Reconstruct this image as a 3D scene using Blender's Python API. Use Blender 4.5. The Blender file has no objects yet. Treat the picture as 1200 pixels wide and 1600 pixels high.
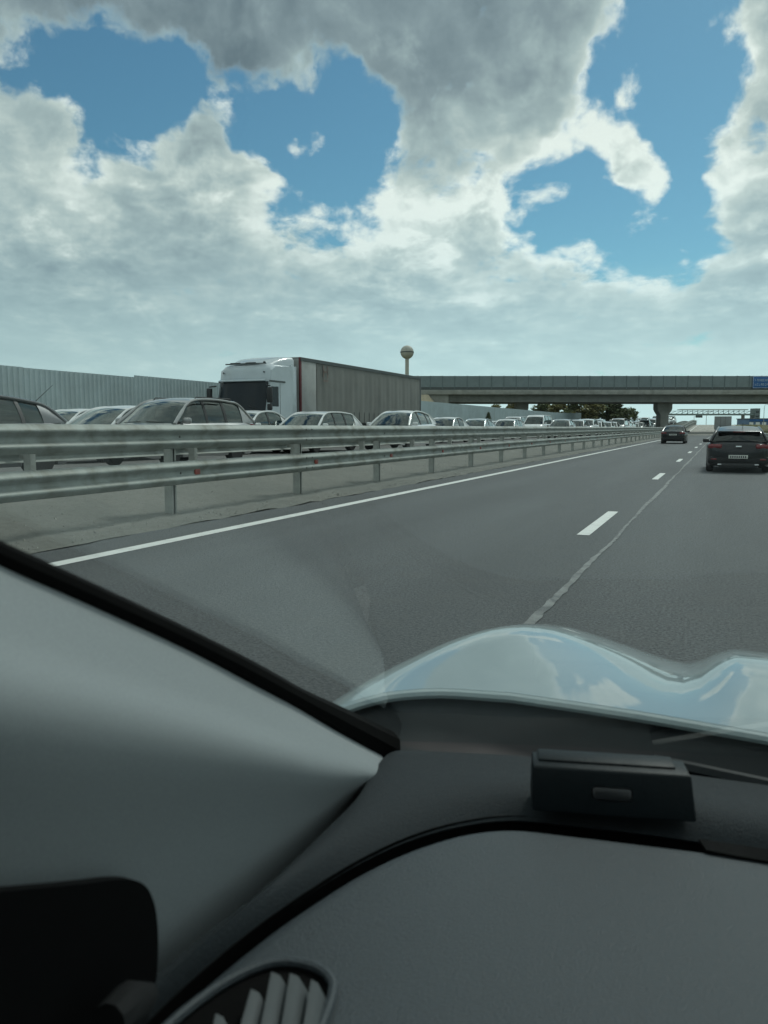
import bpy, bmesh, math, random
from mathutils import Vector, Matrix, Euler
R_ = math.radians
random.seed(7)
SC = bpy.context.scene
COL = SC.collection

# ------------------------------------------------------------------ camera
H = 1.20                     # eye height above the carriageway
FPX = 1202.0                 # focal length in photo pixels (1200 x 1600)
PITCH = math.atan(132 / FPX)
YAW = math.atan(528 * math.cos(PITCH) / FPX)
cd = bpy.data.cameras.new('camera')
cam = bpy.data.objects.new('camera', cd); COL.objects.link(cam)
cd.sensor_width = 36.0; cd.sensor_fit = 'AUTO'; cd.lens = 36.0 * FPX / 1600.0
cd.clip_start = 0.02; cd.clip_end = 9000
cd.dof.use_dof = True; cd.dof.focus_distance = 25.0; cd.dof.aperture_fstop = 12.0
cam.location = (0, 0, H)
cam.rotation_euler = Euler((math.pi / 2 - PITCH, 0, YAW), 'XYZ')
SC.camera = cam
CM = cam.rotation_euler.to_matrix()
C_R, C_U, C_F = CM @ Vector((1, 0, 0)), CM @ Vector((0, 1, 0)), CM @ Vector((0, 0, -1))
CP = Vector((0, 0, H))
def ray(px, py): return C_F + C_R * ((px - 600) / FPX) - C_U * ((py - 800) / FPX)
def at_x(px, py, x): r = ray(px, py); return CP + r * (x / r.x)
def at_z(px, py, z): r = ray(px, py); return CP + r * ((z - H) / r.z)
def at_d(px, py, d): return CP + ray(px, py) * d
def azel(px, py):
    r = ray(px, py).normalized(); return math.atan2(r.x, r.y), math.asin(r.z)

# ------------------------------------------------------------------ light
SUN_AZ, SUN_EL = R_(12), R_(48)          # ahead, a little to the right, behind the cloud
SUNV = Vector((math.sin(SUN_AZ) * math.cos(SUN_EL), math.cos(SUN_AZ) * math.cos(SUN_EL), math.sin(SUN_EL)))
sd = bpy.data.lights.new('sun', 'SUN'); sd.energy = 1.5; sd.angle = R_(10); sd.color = (1.0, 0.955, 0.88)
sun = bpy.data.objects.new('sun', sd); COL.objects.link(sun)
sun.rotation_euler = SUNV.to_track_quat('Z', 'Y').to_euler(); sun.location = (0, 0, 60)
SC.view_settings.view_transform = 'Standard'; SC.view_settings.look = 'None'
SC.view_settings.gamma = 1.0; SC.view_settings.use_curve_mapping = False
SC.view_settings.exposure = 0.0
SC.cycles.use_denoising = True
SC.cycles.max_bounces = 6; SC.cycles.diffuse_bounces = 3; SC.cycles.glossy_bounces = 3; SC.cycles.transparent_max_bounces = 12
SC.cycles.use_adaptive_sampling = True; SC.cycles.adaptive_threshold = .02; SC.cycles.adaptive_min_samples = 16
SC.cycles.sample_clamp_indirect = 6.0

# ------------------------------------------------------------------ sky
world = bpy.data.worlds.new('World'); SC.world = world; world.use_nodes = True
world.cycles.sampling_method = 'MANUAL'; world.cycles.sample_map_resolution = 512
class NT:
    """tiny helper to write node maths"""
    def __init__(s, tree): s.t = tree; s.n = tree.nodes; s.l = tree.links
    def put(s, sock, v):
        if isinstance(v, bpy.types.NodeSocket): s.l.new(v, sock)
        else: sock.default_value = v
    def m(s, op, a, b=None, c=None, clamp=False):
        n = s.n.new('ShaderNodeMath'); n.operation = op; n.use_clamp = clamp
        s.put(n.inputs[0], a)
        if b is not None: s.put(n.inputs[1], b)
        if c is not None: s.put(n.inputs[2], c)
        return n.outputs[0]
    def vm(s, op, a, b):
        n = s.n.new('ShaderNodeVectorMath'); n.operation = op; s.put(n.inputs[0], a)
        if op == 'SCALE': s.put(n.inputs[3], b)
        else: s.put(n.inputs[1], b)
        return n.outputs[0]
    def comb(s, x, y, z=0.0):
        n = s.n.new('ShaderNodeCombineXYZ'); s.put(n.inputs[0], x); s.put(n.inputs[1], y); s.put(n.inputs[2], z); return n.outputs[0]
    def sep(s, v):
        n = s.n.new('ShaderNodeSeparateXYZ'); s.l.new(v, n.inputs[0]); return n.outputs
    def noise(s, v, scale, detail=4, rough=.5, dist=0.0, lac=2.0, flat=False):
        n = s.n.new('ShaderNodeTexNoise'); n.noise_dimensions = '2D' if flat else '3D'; n.inputs['Scale'].default_value = scale; n.inputs['Detail'].default_value = detail
        n.inputs['Roughness'].default_value = rough; n.inputs['Distortion'].default_value = dist; n.inputs['Lacunarity'].default_value = lac
        if v is not None: s.l.new(v, n.inputs['Vector'])
        return n.outputs[0]
    def voro(s, v, scale, detail=0, rough=.5, smooth=.6, flat=False):
        n = s.n.new('ShaderNodeTexVoronoi'); n.feature = 'F1'; n.normalize = True; n.voronoi_dimensions = '2D' if flat else '3D'
        n.inputs['Scale'].default_value = scale; n.inputs['Detail'].default_value = detail
        n.inputs['Roughness'].default_value = rough
        s.l.new(v, n.inputs['Vector']); return n.outputs['Distance']
    def mr(s, v, a, b, c=0.0, d=1.0, smooth=True):
        n = s.n.new('ShaderNodeMapRange'); n.interpolation_type = 'SMOOTHSTEP' if smooth else 'LINEAR'
        s.put(n.inputs[0], v)
        for i, q in enumerate((a, b, c, d)): s.put(n.inputs[i + 1], q)
        return n.outputs[0]
    def mix(s, f, a, b, blend='MIX'):
        n = s.n.new('ShaderNodeMix'); n.data_type = 'RGBA'; n.blend_type = blend
        s.put(n.inputs[0], f)
        for sock, v in ((n.inputs[6], a), (n.inputs[7], b)):
            if isinstance(v, (tuple, list)) and len(v) == 3: v = (*v, 1)
            s.put(sock, v)
        return n.outputs[2]
    def blob(s, q, px, py, rx, ry, rot=0.0):
        """soft ellipse fixed in the sky (azimuth, elevation)"""
        a, e = azel(px, py)
        n = s.n.new('ShaderNodeMapping'); n.vector_type = 'TEXTURE'
        n.inputs['Location'].default_value = (a, e, 0); n.inputs['Rotation'].default_value = (0, 0, R_(rot))
        n.inputs['Scale'].default_value = (rx / FPX, ry / FPX, 1)
        s.l.new(q, n.inputs[0])
        g = s.n.new('ShaderNodeTexGradient'); g.gradient_type = 'SPHERICAL'; s.l.new(n.outputs[0], g.inputs[0])
        return s.mr(g.outputs[1], 0.0, 0.75)
# cloud density group: flattened sky coordinate -> density (soft body + cauliflower lumps)
cg = bpy.data.node_groups.new('cloud_density', 'ShaderNodeTree')
cg.interface.new_socket('Vector', in_out='INPUT', socket_type='NodeSocketVector')
cg.interface.new_socket('Density', in_out='OUTPUT', socket_type='NodeSocketFloat')
g = NT(cg); gi = cg.nodes.new('NodeGroupInput'); go = cg.nodes.new('NodeGroupOutput')
v = gi.outputs[0]
n1 = g.noise(v, 5.0, 7, .60, .0, 2.1, flat=True)
vo = g.voro(v, 9.0, 3, .62, .35, flat=True)
dd = g.m('ADD', g.m('MULTIPLY', g.m('SUBTRACT', n1, .5), 2.3), g.m('MULTIPLY', g.m('SUBTRACT', .36, vo), 1.5))
g.l.new(dd, go.inputs[0])

w = NT(world.node_tree); w.n.clear()
tc = w.n.new('ShaderNodeTexCoord')
sx, sy, sz = w.sep(tc.outputs['Generated'])
az = w.m('ARCTAN2', sx, sy)
el = w.m('ARCSINE', sz)
elc = w.m('MAXIMUM', el, 0.0)
Q = w.comb(az, el)
ly = w.m('MULTIPLY', w.m('LOGARITHM', w.m('ADD', elc, .10), math.e), .54)
P0 = w.comb(az, ly, 0.0)
wn = w.n.new('ShaderNodeTexNoise'); wn.noise_dimensions = '2D'; wn.inputs['Scale'].default_value = 7.0; wn.inputs['Detail'].default_value = 3; w.l.new(P0, wn.inputs['Vector'])
P = w.vm('ADD', P0, w.vm('SCALE', w.vm('SUBTRACT', wn.outputs['Color'], (.5, .5, .5)), .035))
P = w.vm('ADD', P, (2.31, 1.7, 0.0))
QW = w.vm('ADD', Q, w.vm('SCALE', w.vm('SUBTRACT', wn.outputs['Color'], (.5, .5, .5)), .12))   # ragged outlines
def dens(vec):
    n = w.n.new('ShaderNodeGroup'); n.node_tree = cg; w.l.new(vec, n.inputs[0]); return n.outputs[0]
d0 = dens(P)
d1 = dens(w.vm('ADD', P, (0.014, 0.034, 0.0)))
# where the cloud banks and the blue gaps of this sky stand
cover = .22
for (px, py, rx, ry, rot, wt) in [
    (300, 150, 380, 110, -6, -.72), (470, 235, 170, 180, -35, -.58), (90, 110, 170, 65, -12, -.45), (545, 300, 100, 120, 0, -.42),
    (1030, 240, 340, 370, 8, -.68), (1055, 90, 170, 210, -15, -.50), (880, 320, 130, 100, 0, -.40),
    (985, 260, 110, 115, 0, 1.15), (1215, 230, 120, 190, 12, .95), (1175, 30, 120, 70, 0, 1.0),
    (560, 10, 760, 190, 0, .26), (870, 80, 190, 140, 35, .35), (660, 340, 300, 150, 0, .24),
    (130, 340, 420, 170, -20, .22), (350, 240, 130, 90, 25, .55), (1170, 440, 190, 100, 0, .35), (480, 205, 70, 55, 0, .80), (1000, 125, 40, 40, 0, .6)]:
    cover = w.m('ADD', cover, w.m('MULTIPLY', w.blob(QW, px, py, rx, ry, rot), wt))
low = w.mr(el, .32, .10)                       # the layer closes up towards the horizon
cover = w.m('ADD', cover, w.m('MULTIPLY', low, .44))
lump = w.m('SUBTRACT', w.noise(w.vm('MULTIPLY', P, (1.0, 1.25, 1.0)), 16.0, 4, .62, flat=True), .5)
D = w.m('ADD', w.m('ADD', d0, w.m('MULTIPLY', lump, .55)), cover)
alpha = w.mr(D, -.16, .30)
rim = w.m('SUBTRACT', d0, d1)
thick = w.mr(D, .05, .75)
dark = 0.0
for (px, py, rx, ry, rot, wt) in [(560, 20, 700, 260, 4, .48), (60, 10, 420, 120, 0, .30), (740, 170, 220, 140, 20, .18)]:
    dark = w.m('ADD', dark, w.m('MULTIPLY', w.blob(QW, px, py, rx, ry, rot), wt))
band = w.m('MULTIPLY', w.mr(el, .26, .15), w.mr(el, .0, .09))
dark = w.m('ADD', dark, w.m('MULTIPLY', band, .10))
glow = w.m('ADD', w.m('MULTIPLY', w.blob(Q, 720, 300, 420, 200), .16), w.m('MULTIPLY', w.blob(Q, 880, 110, 230, 160), .22))
lit = w.m('SUBTRACT', .95, w.m('MULTIPLY', thick, .22))
lit = w.m('SUBTRACT', lit, w.m('MULTIPLY', dark, w.mr(D, .0, .35, .35, 1.0)))
lit = w.m('ADD', lit, w.m('MULTIPLY', rim, .46))
lit = w.m('ADD', lit, w.m('MULTIPLY', lump, .50))
lit = w.m('ADD', lit, glow, clamp=True)
cr_ = w.n.new('ShaderNodeValToRGB'); w.l.new(lit, cr_.inputs[0])
els = cr_.color_ramp.elements
els[0].position = .05; els[0].color = (.175, .225, .255, 1); els[1].position = 1.0; els[1].color = (1.0, 1.0, .93, 1)
for pos, c in ((.40, (.295, .355, .380)), (.66, (.46, .535, .535)), (.84, (.67, .72, .68))):
    e_ = els.new(pos); e_.color = (*c, 1)
cloud_c = cr_.outputs[0]
sky = w.n.new('ShaderNodeTexSky'); sky.sky_type = 'NISHITA'; sky.sun_disc = False
sky.sun_elevation = SUN_EL; sky.sun_rotation = SUN_AZ; sky.altitude = 100; sky.air_density = 1.0; sky.dust_density = .35; sky.ozone_density = .6
SKYS = .075
hz = w.mr(el, .20, .0)                       # bright milky band on the horizon
far_air = w.mr(el, .34, .06, 0, .62)         # distant cloud fades into the air
cl = w.mix(far_air, cloud_c, (.35, .49, .535))
cl = w.mix(w.m('MULTIPLY', hz, .8), cl, (.64, .79, .77))
fwd = w.m('ADD', 1.0, w.m('MULTIPLY', w.blob(Q, 980, 560, 900, 330), .22))   # air is brighter towards the sun
cl = w.vm('SCALE', cl, w.m('MULTIPLY', fwd, 1.0 / SKYS))
blue = w.vm('MULTIPLY', sky.outputs[0], (.74, 1.12, 1.08))
fin = w.mix(w.m('MAXIMUM', alpha, w.m('MULTIPLY', hz, .9)), blue, cl)
bg = w.n.new('ShaderNodeBackground'); bg.inputs[1].default_value = SKYS; w.l.new(fin, bg.inputs[0])
wo = w.n.new('ShaderNodeOutputWorld'); w.l.new(bg.outputs[0], wo.inputs[0])

# ------------------------------------------------------------------ materials
MATS = {}
def lin(h):
    return tuple(((c / 255) / 12.92 if c / 255 <= .04045 else ((c / 255 + .055) / 1.055) ** 2.4) for c in h)
def mat(name, col, rough=.6, metal=0.0, var=.10, scale=6.0, bump=0.0, bscale=60.0, coat=0.0, spec=.5, dirt=None, dscale=1.5, damt=.5):
    if name in MATS: return MATS[name]
    m = bpy.data.materials.new(name); m.use_nodes = True
    t = NT(m.node_tree); b = t.n['Principled BSDF']
    co = t.n.new('ShaderNodeTexCoord').outputs['Object']
    n = t.noise(co, scale, 5, .6)
    c = t.mix(t.mr(n, .3, .7), tuple(max(0, x * (1 - var)) for x in col), tuple(min(1, x * (1 + var)) for x in col))
    if dirt:
        nd = t.noise(co, dscale, 7, .65, .4)
        c = t.mix(t.m('MULTIPLY', t.mr(nd, .45, .72), damt), c, dirt)
    t.l.new(c, b.inputs['Base Color'])
    r = t.mr(n, .25, .75, max(.02, rough * .85), min(1, rough * 1.15))
    t.l.new(r, b.inputs['Roughness'])
    b.inputs['Metallic'].default_value = metal; b.inputs['Specular IOR Level'].default_value = spec
    b.inputs['Coat Weight'].default_value = coat; b.inputs['Coat Roughness'].default_value = .03
    if bump:
        bn = t.n.new('ShaderNodeBump'); bn.inputs['Strength'].default_value = bump; bn.inputs['Distance'].default_value = .01
        t.l.new(t.noise(co, bscale, 4, .6), bn.inputs['Height']); t.l.new(bn.outputs[0], b.inputs['Normal'])
    MATS[name] = m; return m
def thin_glass(name, tint, refl=1.0, rough=.01, dust=0.0):
    """thin pane: tinted see-through with a Fresnel mirror coat"""
    if name in MATS: return MATS[name]
    m = bpy.data.materials.new(name); m.use_nodes = True; t = NT(m.node_tree); t.n.clear()
    tr = t.n.new('ShaderNodeBsdfTransparent'); tr.inputs[0].default_value = (*tint, 1)
    gl = t.n.new('ShaderNodeBsdfGlossy'); gl.inputs['Roughness'].default_value = rough; gl.inputs[0].default_value = (.95, 1, .98, 1)
    geo = t.n.new('ShaderNodeNewGeometry')
    dn = t.n.new('ShaderNodeVectorMath'); dn.operation = 'DOT_PRODUCT'; t.l.new(geo.outputs['Incoming'], dn.inputs[0]); t.l.new(geo.outputs['Normal'], dn.inputs[1])
    fr = t.m('ADD', .045, t.m('MULTIPLY', .955, t.m('POWER', t.m('SUBTRACT', 1.0, t.m('ABSOLUTE', dn.outputs['Value']), clamp=True), 5.0)))
    mx = t.n.new('ShaderNodeMixShader'); t.l.new(t.m('MULTIPLY', fr, refl, clamp=True), mx.inputs[0])
    t.l.new(tr.outputs[0], mx.inputs[1]); t.l.new(gl.outputs[0], mx.inputs[2])
    out = t.n.new('ShaderNodeOutputMaterial'); last = mx.outputs[0]
    if dust:
        df = t.n.new('ShaderNodeBsdfDiffuse'); df.inputs[0].default_value = (.6, .62, .58, 1)
        tl = t.n.new('ShaderNodeBsdfTranslucent'); tl.inputs[0].default_value = (.6, .62, .58, 1)
        ad = t.n.new('ShaderNodeMixShader'); ad.inputs[0].default_value = .5
        t.l.new(df.outputs[0], ad.inputs[1]); t.l.new(tl.outputs[0], ad.inputs[2])
        co = t.n.new('ShaderNodeTexCoord').outputs['Object']
        nn = t.mr(t.noise(co, 5, 8, .7, .6), .35, .8, dust * .35, dust * 1.6)
        m2 = t.n.new('ShaderNodeMixShader'); t.l.new(nn, m2.inputs[0]); t.l.new(last, m2.inputs[1]); t.l.new(ad.outputs[0], m2.inputs[2]); last = m2.outputs[0]
    t.l.new(last, out.inputs[0]); MATS[name] = m; return m

def asphalt(name, base, warm, tracks=True):
    m = bpy.data.materials.new(name); m.use_nodes = True; t = NT(m.node_tree); b = t.n['Principled BSDF']
    pos = t.n.new('ShaderNodeNewGeometry').outputs['Position']
    fine = t.noise(pos, 48, 4, .85)
    agg = t.voro(pos, 75, 0, .5, .2)
    big = t.noise(t.vm('MULTIPLY', pos, (1.0, .12, 1.0)), .9, 6, .6, .3)
    med = t.noise(pos, 3.0, 6, .65)
    c = t.mix(t.mr(fine, .36, .64), tuple(x * .40 for x in base), tuple(x * 1.62 for x in base))
    c = t.mix(t.mr(agg, .05, .30, .55, 0.0), c, tuple(x * 1.9 for x in base))
    c = t.mix(t.mr(big, .35, .7, 0, .45), c, tuple(x * .70 for x in base))
    c = t.mix(t.mr(med, .45, .8, 0, .4), c, warm)
    if tracks:                                     # darker polished wheel tracks and an oil stripe
        X = t.sep(pos)[0]
        wob = t.m('ADD', X, t.m('MULTIPLY', t.noise(pos, .25, 2), .25))
        tr = t.m('ADD', t.m('MULTIPLY', t.m('COSINE', t.m('MULTIPLY', t.m('ADD', wob, 1.45), 2 * math.pi / 1.94)), .5), .5)
        c = t.mix(t.m('MULTIPLY', tr, .20), c, tuple(x * .55 for x in base))
    t.l.new(c, b.inputs['Base Color']); b.inputs['Roughness'].default_value = .78; b.inputs['Specular IOR Level'].default_value = .35
    bn = t.n.new('ShaderNodeBump'); bn.inputs['Strength'].default_value = .7; bn.inputs['Distance'].default_value = .006
    t.l.new(t.m('ADD', fine, t.m('MULTIPLY', agg, .8)), bn.inputs['Height']); t.l.new(bn.outputs[0], b.inputs['Normal'])
    MATS[name] = m; return m
def ground_mat(name, a, bcol, c3, sc=1.0, bump=.8):
    m = bpy.data.materials.new(name); m.use_nodes = True; t = NT(m.node_tree); b = t.n['Principled BSDF']
    pos = t.n.new('ShaderNodeNewGeometry').outputs['Position']
    n1 = t.noise(pos, .6 * sc, 8, .65, .4); n2 = t.noise(pos, 9 * sc, 6, .7); n3 = t.noise(pos, 70 * sc, 3, .7)
    c = t.mix(t.mr(n1, .35, .65), a, bcol); c = t.mix(t.mr(n2, .45, .75, 0, .7), c, c3)
    c = t.mix(t.mr(n3, .4, .7, 0, .45), c, tuple(x * .55 for x in a))
    t.l.new(c, b.inputs['Base Color']); b.inputs['Roughness'].default_value = .95
    bn = t.n.new('ShaderNodeBump'); bn.inputs['Strength'].default_value = bump; bn.inputs['Distance'].default_value = .03
    t.l.new(t.m('ADD', n2, t.m('MULTIPLY', n3, .5)), bn.inputs['Height']); t.l.new(bn.outputs[0], b.inputs['Normal'])
    MATS[name] = m; return m
def paint_line(name):
    m = bpy.data.materials.new(name); m.use_nodes = True; t = NT(m.node_tree); b = t.n['Principled BSDF']
    pos = t.n.new('ShaderNodeNewGeometry').outputs['Position']
    wv = t.mr(t.noise(pos, 55, 6, .8), .56, .70, 0, .55); w2 = t.mr(t.noise(pos, 5, 6, .7), .45, .75, 0, .45)
    c = t.mix(w2, (.74, .75, .72), (.42, .43, .41)); c = t.mix(wv, c, (.16, .165, .165))
    t.l.new(c, b.inputs['Base Color']); b.inputs['Roughness'].default_value = .7
    MATS[name] = m; return m
ASPH = asphalt('asphalt', (.100, .107, .110), (.125, .127, .120))
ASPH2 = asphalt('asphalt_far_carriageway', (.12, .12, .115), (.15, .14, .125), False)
PALE_SUNLIT = asphalt('pale_sunlit_pavement', (.34, .32, .28), (.38, .35, .30), False)  # paler surfacing past the joint, with sunlit brightness also put into its colour
SOIL = ground_mat('median_soil', (.195, .20, .18), (.235, .235, .21), (.14, .145, .125), 1.2)
FIELD = ground_mat('dry_field', (.16, .15, .075), (.11, .12, .05), (.22, .19, .10), .5)
LINE = paint_line('road_paint')
ZINC = mat('galvanised_steel', (.275, .30, .28), .60, .25, .18, 2.2, dirt=(.13, .13, .105), dscale=1.6, damt=.8)
ZINC_P = mat('galvanised_post', (.36, .37, .345), .55, .4, .15, 5.0, dirt=(.20, .19, .16), dscale=3, damt=.6)
BOLT = mat('bolt_steel', (.10, .10, .09), .5, .6)
RED_REFL = mat('red_reflector', (.25, .045, .03), .35, 0, .2)
FENCE_M = mat('fence_sheet', (.42, .50, .525), .6, .1, .07, 1.2, dirt=(.32, .37, .38), dscale=.6, damt=.4)
FENCE_P = mat('fence_post', (.30, .32, .32), .6, .3)
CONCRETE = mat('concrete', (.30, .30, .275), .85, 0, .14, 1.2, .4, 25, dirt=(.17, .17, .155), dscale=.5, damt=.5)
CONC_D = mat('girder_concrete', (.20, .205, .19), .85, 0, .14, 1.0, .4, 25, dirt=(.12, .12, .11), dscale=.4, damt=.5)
SCREEN = mat('screen_panel', (.185, .225, .235), .5, .1, .1, .8, dirt=(.15, .18, .185), dscale=.4, damt=.4)
SCREENP = mat('screen_post', (.13, .16, .165), .5, .3)
STEELD = mat('dark_steel', (.09, .10, .10), .5, .5)
SLOPE = mat('paved_slope', (.42, .36, .26), .9, 0, .12, 2, .3, 20)
BLUE = mat('sign_blue', (.012, .10, .30), .4, 0, .06)
WHITE = mat('white_paint', (.78, .78, .75), .5, 0, .04)
RUBBER = mat('rubber', (.022, .022, .022), .85, 0, .2, 20)
RIM = mat('wheel_rim', (.42, .43, .43), .35, .8, .1, 8)
BLACKP = mat('black_plastic', (.022, .023, .024), .55, 0, .15, 15)
INTER = mat('car_interior', (.035, .035, .037), .85, 0, .2, 8)
GLASS = thin_glass('car_glass', (.40, .47, .46), 1.5)
GLASS_T = thin_glass('tinted_glass', (.10, .12, .12), 1.2)
HEADL = mat('lamp_glass', (.62, .65, .64), .12, .2, .1, 20, coat=.6)
TAIL = mat('tail_lamp', (.17, .016, .018), .2, 0, .2, 15, coat=.6)
PLATE = mat('plate_white', (.62, .62, .58), .5)
INK = mat('plate_ink', (.03, .03, .035), .6)
CHROME = mat('chrome', (.62, .63, .63), .18, 1.0, .05)

# ------------------------------------------------------------------ object helpers
def link(name, mesh, m=None, parent=None):
    o = bpy.data.objects.new(name, mesh); COL.objects.link(o)
    if m is not None:
        if not mesh.materials: mesh.materials.append(m)
        if mesh.materials[0] is not m: o.material_slots[0].link = 'OBJECT'; o.material_slots[0].material = m
    if parent is not None: o.parent = parent
    return o
def tag(o, label=None, cat=None, group=None, kind=None):
    if label: o['label'] = label
    if cat: o['category'] = cat
    if group: o['group'] = group
    if kind: o['kind'] = kind
    return o
def thing(name, label, cat, loc=(0, 0, 0), rz=0, group=None):
    o = bpy.data.objects.new(name, None); COL.objects.link(o); o.empty_display_size = .2
    o.location = loc; o.rotation_euler = (0, 0, rz)
    return tag(o, label, cat, group)
def mesh_of(bm, name='mesh', smooth=True, auto=None):
    me = bpy.data.meshes.new(name); bmesh.ops.recalc_face_normals(bm, faces=bm.faces[:]); bm.to_mesh(me); bm.free()
    if smooth:
        for p in me.polygons: p.use_smooth = True
        me.set_sharp_from_angle(angle=R_(auto or 35))
    return me
def pyd(verts, faces, smooth=False, auto=40):
    me = bpy.data.meshes.new('mesh'); me.from_pydata([tuple(v) for v in verts], [], faces); me.update()
    if smooth:
        for p in me.polygons: p.use_smooth = True
        me.set_sharp_from_angle(angle=R_(auto))
    return me
def box(bm, c, s, rot=None, bev=0.0):
    r = bmesh.ops.create_cube(bm, size=1.0)
    M = Matrix.Translation(c) @ (rot.to_4x4() if rot else Matrix()) @ Matrix.Diagonal((*s, 1))
    bmesh.ops.transform(bm, matrix=M, verts=r['verts'])
    if bev:
        es = list({e for v in r['verts'] for e in v.link_edges})
        bmesh.ops.bevel(bm, geom=es, offset=bev, segments=2, affect='EDGES', profile=.5)
def box_mesh(c, s, bev=0.0, rot=None):
    bm = bmesh.new(); box(bm, c, s, rot, bev); return mesh_of(bm, smooth=bev > 0)
def bar(bm, a, b, w_, h_, up=Vector((0, 0, 1))):
    a, b = Vector(a), Vector(b); d = b - a; q = d.normalized(); s = q.cross(up)
    if s.length < 1e-4: s = q.cross(Vector((0, 1, 0)))
    s.normalize(); u = s.cross(q)
    vs = [bm.verts.new(p + s * (i * w_ / 2) + u * (j * h_ / 2)) for p in (a, b) for (i, j) in ((-1, -1), (1, -1), (1, 1), (-1, 1))]
    for f in ((0, 1, 2, 3), (7, 6, 5, 4), (0, 4, 5, 1), (1, 5, 6, 2), (2, 6, 7, 3), (3, 7, 4, 0)): bm.faces.new([vs[i] for i in f])
def bar_mesh(a, b, w_, h_): bm = bmesh.new(); bar(bm, a, b, w_, h_); return mesh_of(bm, smooth=False)
def tube(bm, pts, r, seg=8):
    pts = [Vector(p) for p in pts]; rings = []
    rr = r if isinstance(r, (list, tuple)) else [r] * len(pts)
    for i, p in enumerate(pts):
        d = (pts[min(i + 1, len(pts) - 1)] - pts[max(i - 1, 0)]).normalized()
        s = d.cross(Vector((0, 0, 1)));
        if s.length < 1e-3: s = d.cross(Vector((0, 1, 0)))
        s.normalize(); u = s.cross(d)
        rings.append([bm.verts.new(p + (s * math.cos(k * 2 * math.pi / seg) + u * math.sin(k * 2 * math.pi / seg)) * rr[i]) for k in range(seg)])
    for a, b in zip(rings, rings[1:]):
        for k in range(seg): bm.faces.new((a[k], a[(k + 1) % seg], b[(k + 1) % seg], b[k]))
    bm.faces.new(rings[0][::-1]); bm.faces.new(rings[-1])
def lathe(bm, prof, seg=24, axis='X'):
    """prof: (radius, along)"""
    rings = []
    for r, a in prof:
        ring = []
        for k in range(seg):
            t = 2 * math.pi * k / seg; p = (a, r * math.cos(t), r * math.sin(t)) if axis == 'X' else (r * math.cos(t), r * math.sin(t), a)
            ring.append(bm.verts.new(p))
        rings.append(ring)
    for a, b in zip(rings, rings[1:]):
        for k in range(seg): bm.faces.new((a[k], a[(k + 1) % seg], b[(k + 1) % seg], b[k]))
    for ring in (rings[0], rings[-1]):
        if (ring[0].co - ring[seg // 2].co).length > 1e-4: bm.faces.new(ring)
def grid_faces(n, m):
    return [(i * m + j, i * m + j + 1, (i + 1) * m + j + 1, (i + 1) * m + j) for i in range(n - 1) for j in range(m - 1)]
def grid_mesh(rows, thick=0.0, smooth=True, auto=60):
    n, m = len(rows), len(rows[0]); me = pyd([p for r in rows for p in r], grid_faces(n, m), smooth, auto)
    if thick:
        bm = bmesh.new(); bm.from_mesh(me); bmesh.ops.recalc_face_normals(bm, faces=bm.faces[:])
        bmesh.ops.solidify(bm, geom=bm.faces[:], thickness=thick); bm.to_mesh(me); bm.free()
        if smooth:
            for p in me.polygons: p.use_smooth = True
            me.set_sharp_from_angle(angle=R_(auto))
    return me
def crom(pts, n):
    """Catmull-Rom through points, n samples per span"""
    pts = [Vector(p) for p in pts]; out = []
    for i in range(len(pts) - 1):
        p0 = pts[i - 1] if i else pts[0] * 2 - pts[1]; p1, p2 = pts[i], pts[i + 1]
        p3 = pts[i + 2] if i + 2 < len(pts) else p2 * 2 - p1
        for k in range(n):
            t = k / n
            out.append(.5 * ((2 * p1) + (p2 - p0) * t + (2 * p0 - 5 * p1 + 4 * p2 - p3) * t * t + (3 * p1 - p0 - 3 * p2 + p3) * t ** 3))
    out.append(pts[-1]); return out
def sst(x): x = max(0, min(1, x)); return x * x * (3 - 2 * x)
def prism(poly, z0, z1, bev=0.0, smooth=True):
    bm = bmesh.new(); vs = [bm.verts.new((p[0], p[1], z0)) for p in poly]; f = bm.faces.new(vs)
    r = bmesh.ops.extrude_face_region(bm, geom=[f]); bmesh.ops.translate(bm, vec=(0, 0, z1 - z0), verts=[e for e in r['geom'] if isinstance(e, bmesh.types.BMVert)])
    if bev:
        es = [e for e in bm.edges if abs(e.verts[0].co.z - z1) < 1e-6 and abs(e.verts[1].co.z - z1) < 1e-6]
        bmesh.ops.bevel(bm, geom=es, offset=bev, segments=4, affect='EDGES', profile=.5)
    return mesh_of(bm, smooth=smooth, auto=50)

# ------------------------------------------------------------------ terrain and roads
X_EDGE, X_DASH, X_SEAM, X_RLINE = -5.33, -1.375, -1.02, 1.72
X_BAR, X_BAR2, X_OPP = -6.72, -8.75, -9.6
def terr(y): return 1.9 * sst((y - 116) / 105) - min(6.0, max(0, y - 235) * .02)
def cross(x):
    """height across the corridor: our road, median bank, raised far carriageway"""
    if x > -6.3: return 0.0
    if x > -9.4: return .38 * sst((-6.3 - x) / 3.1)
    return .38 - .012 * (-9.4 - x)
def hgt(x, y): return terr(y) + (cross(x) if x > -23 else .2)
YS = [-40, -10, 0, 10, 30, 60, 90, 110] + list(range(116, 250, 6)) + [280, 340, 420, 520]
def strip(name, x0, x1, m, dz, kind=True, nx=1, ya=-40, yb=520, parent=None):
    ys = [ya] + [y for y in YS if ya < y < yb] + [yb]
    xs = [x0 + (x1 - x0) * i / nx for i in range(nx + 1)]
    me = pyd([(x, y, terr(y) + cross(x) + dz) for y in ys for x in xs], grid_faces(len(ys), len(xs)), True)
    o = link(name, me, m, parent)
    if kind: o['kind'] = 'structure'
    return o
gx = [-3000, -900, -300, -120, -60, -23.5, -20.5, -16, -9.6, -9.4, -8.4, -7.4, -6.7, -6.3, 0, 4.2, 8, 30, 120, 600, 3000]
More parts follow.
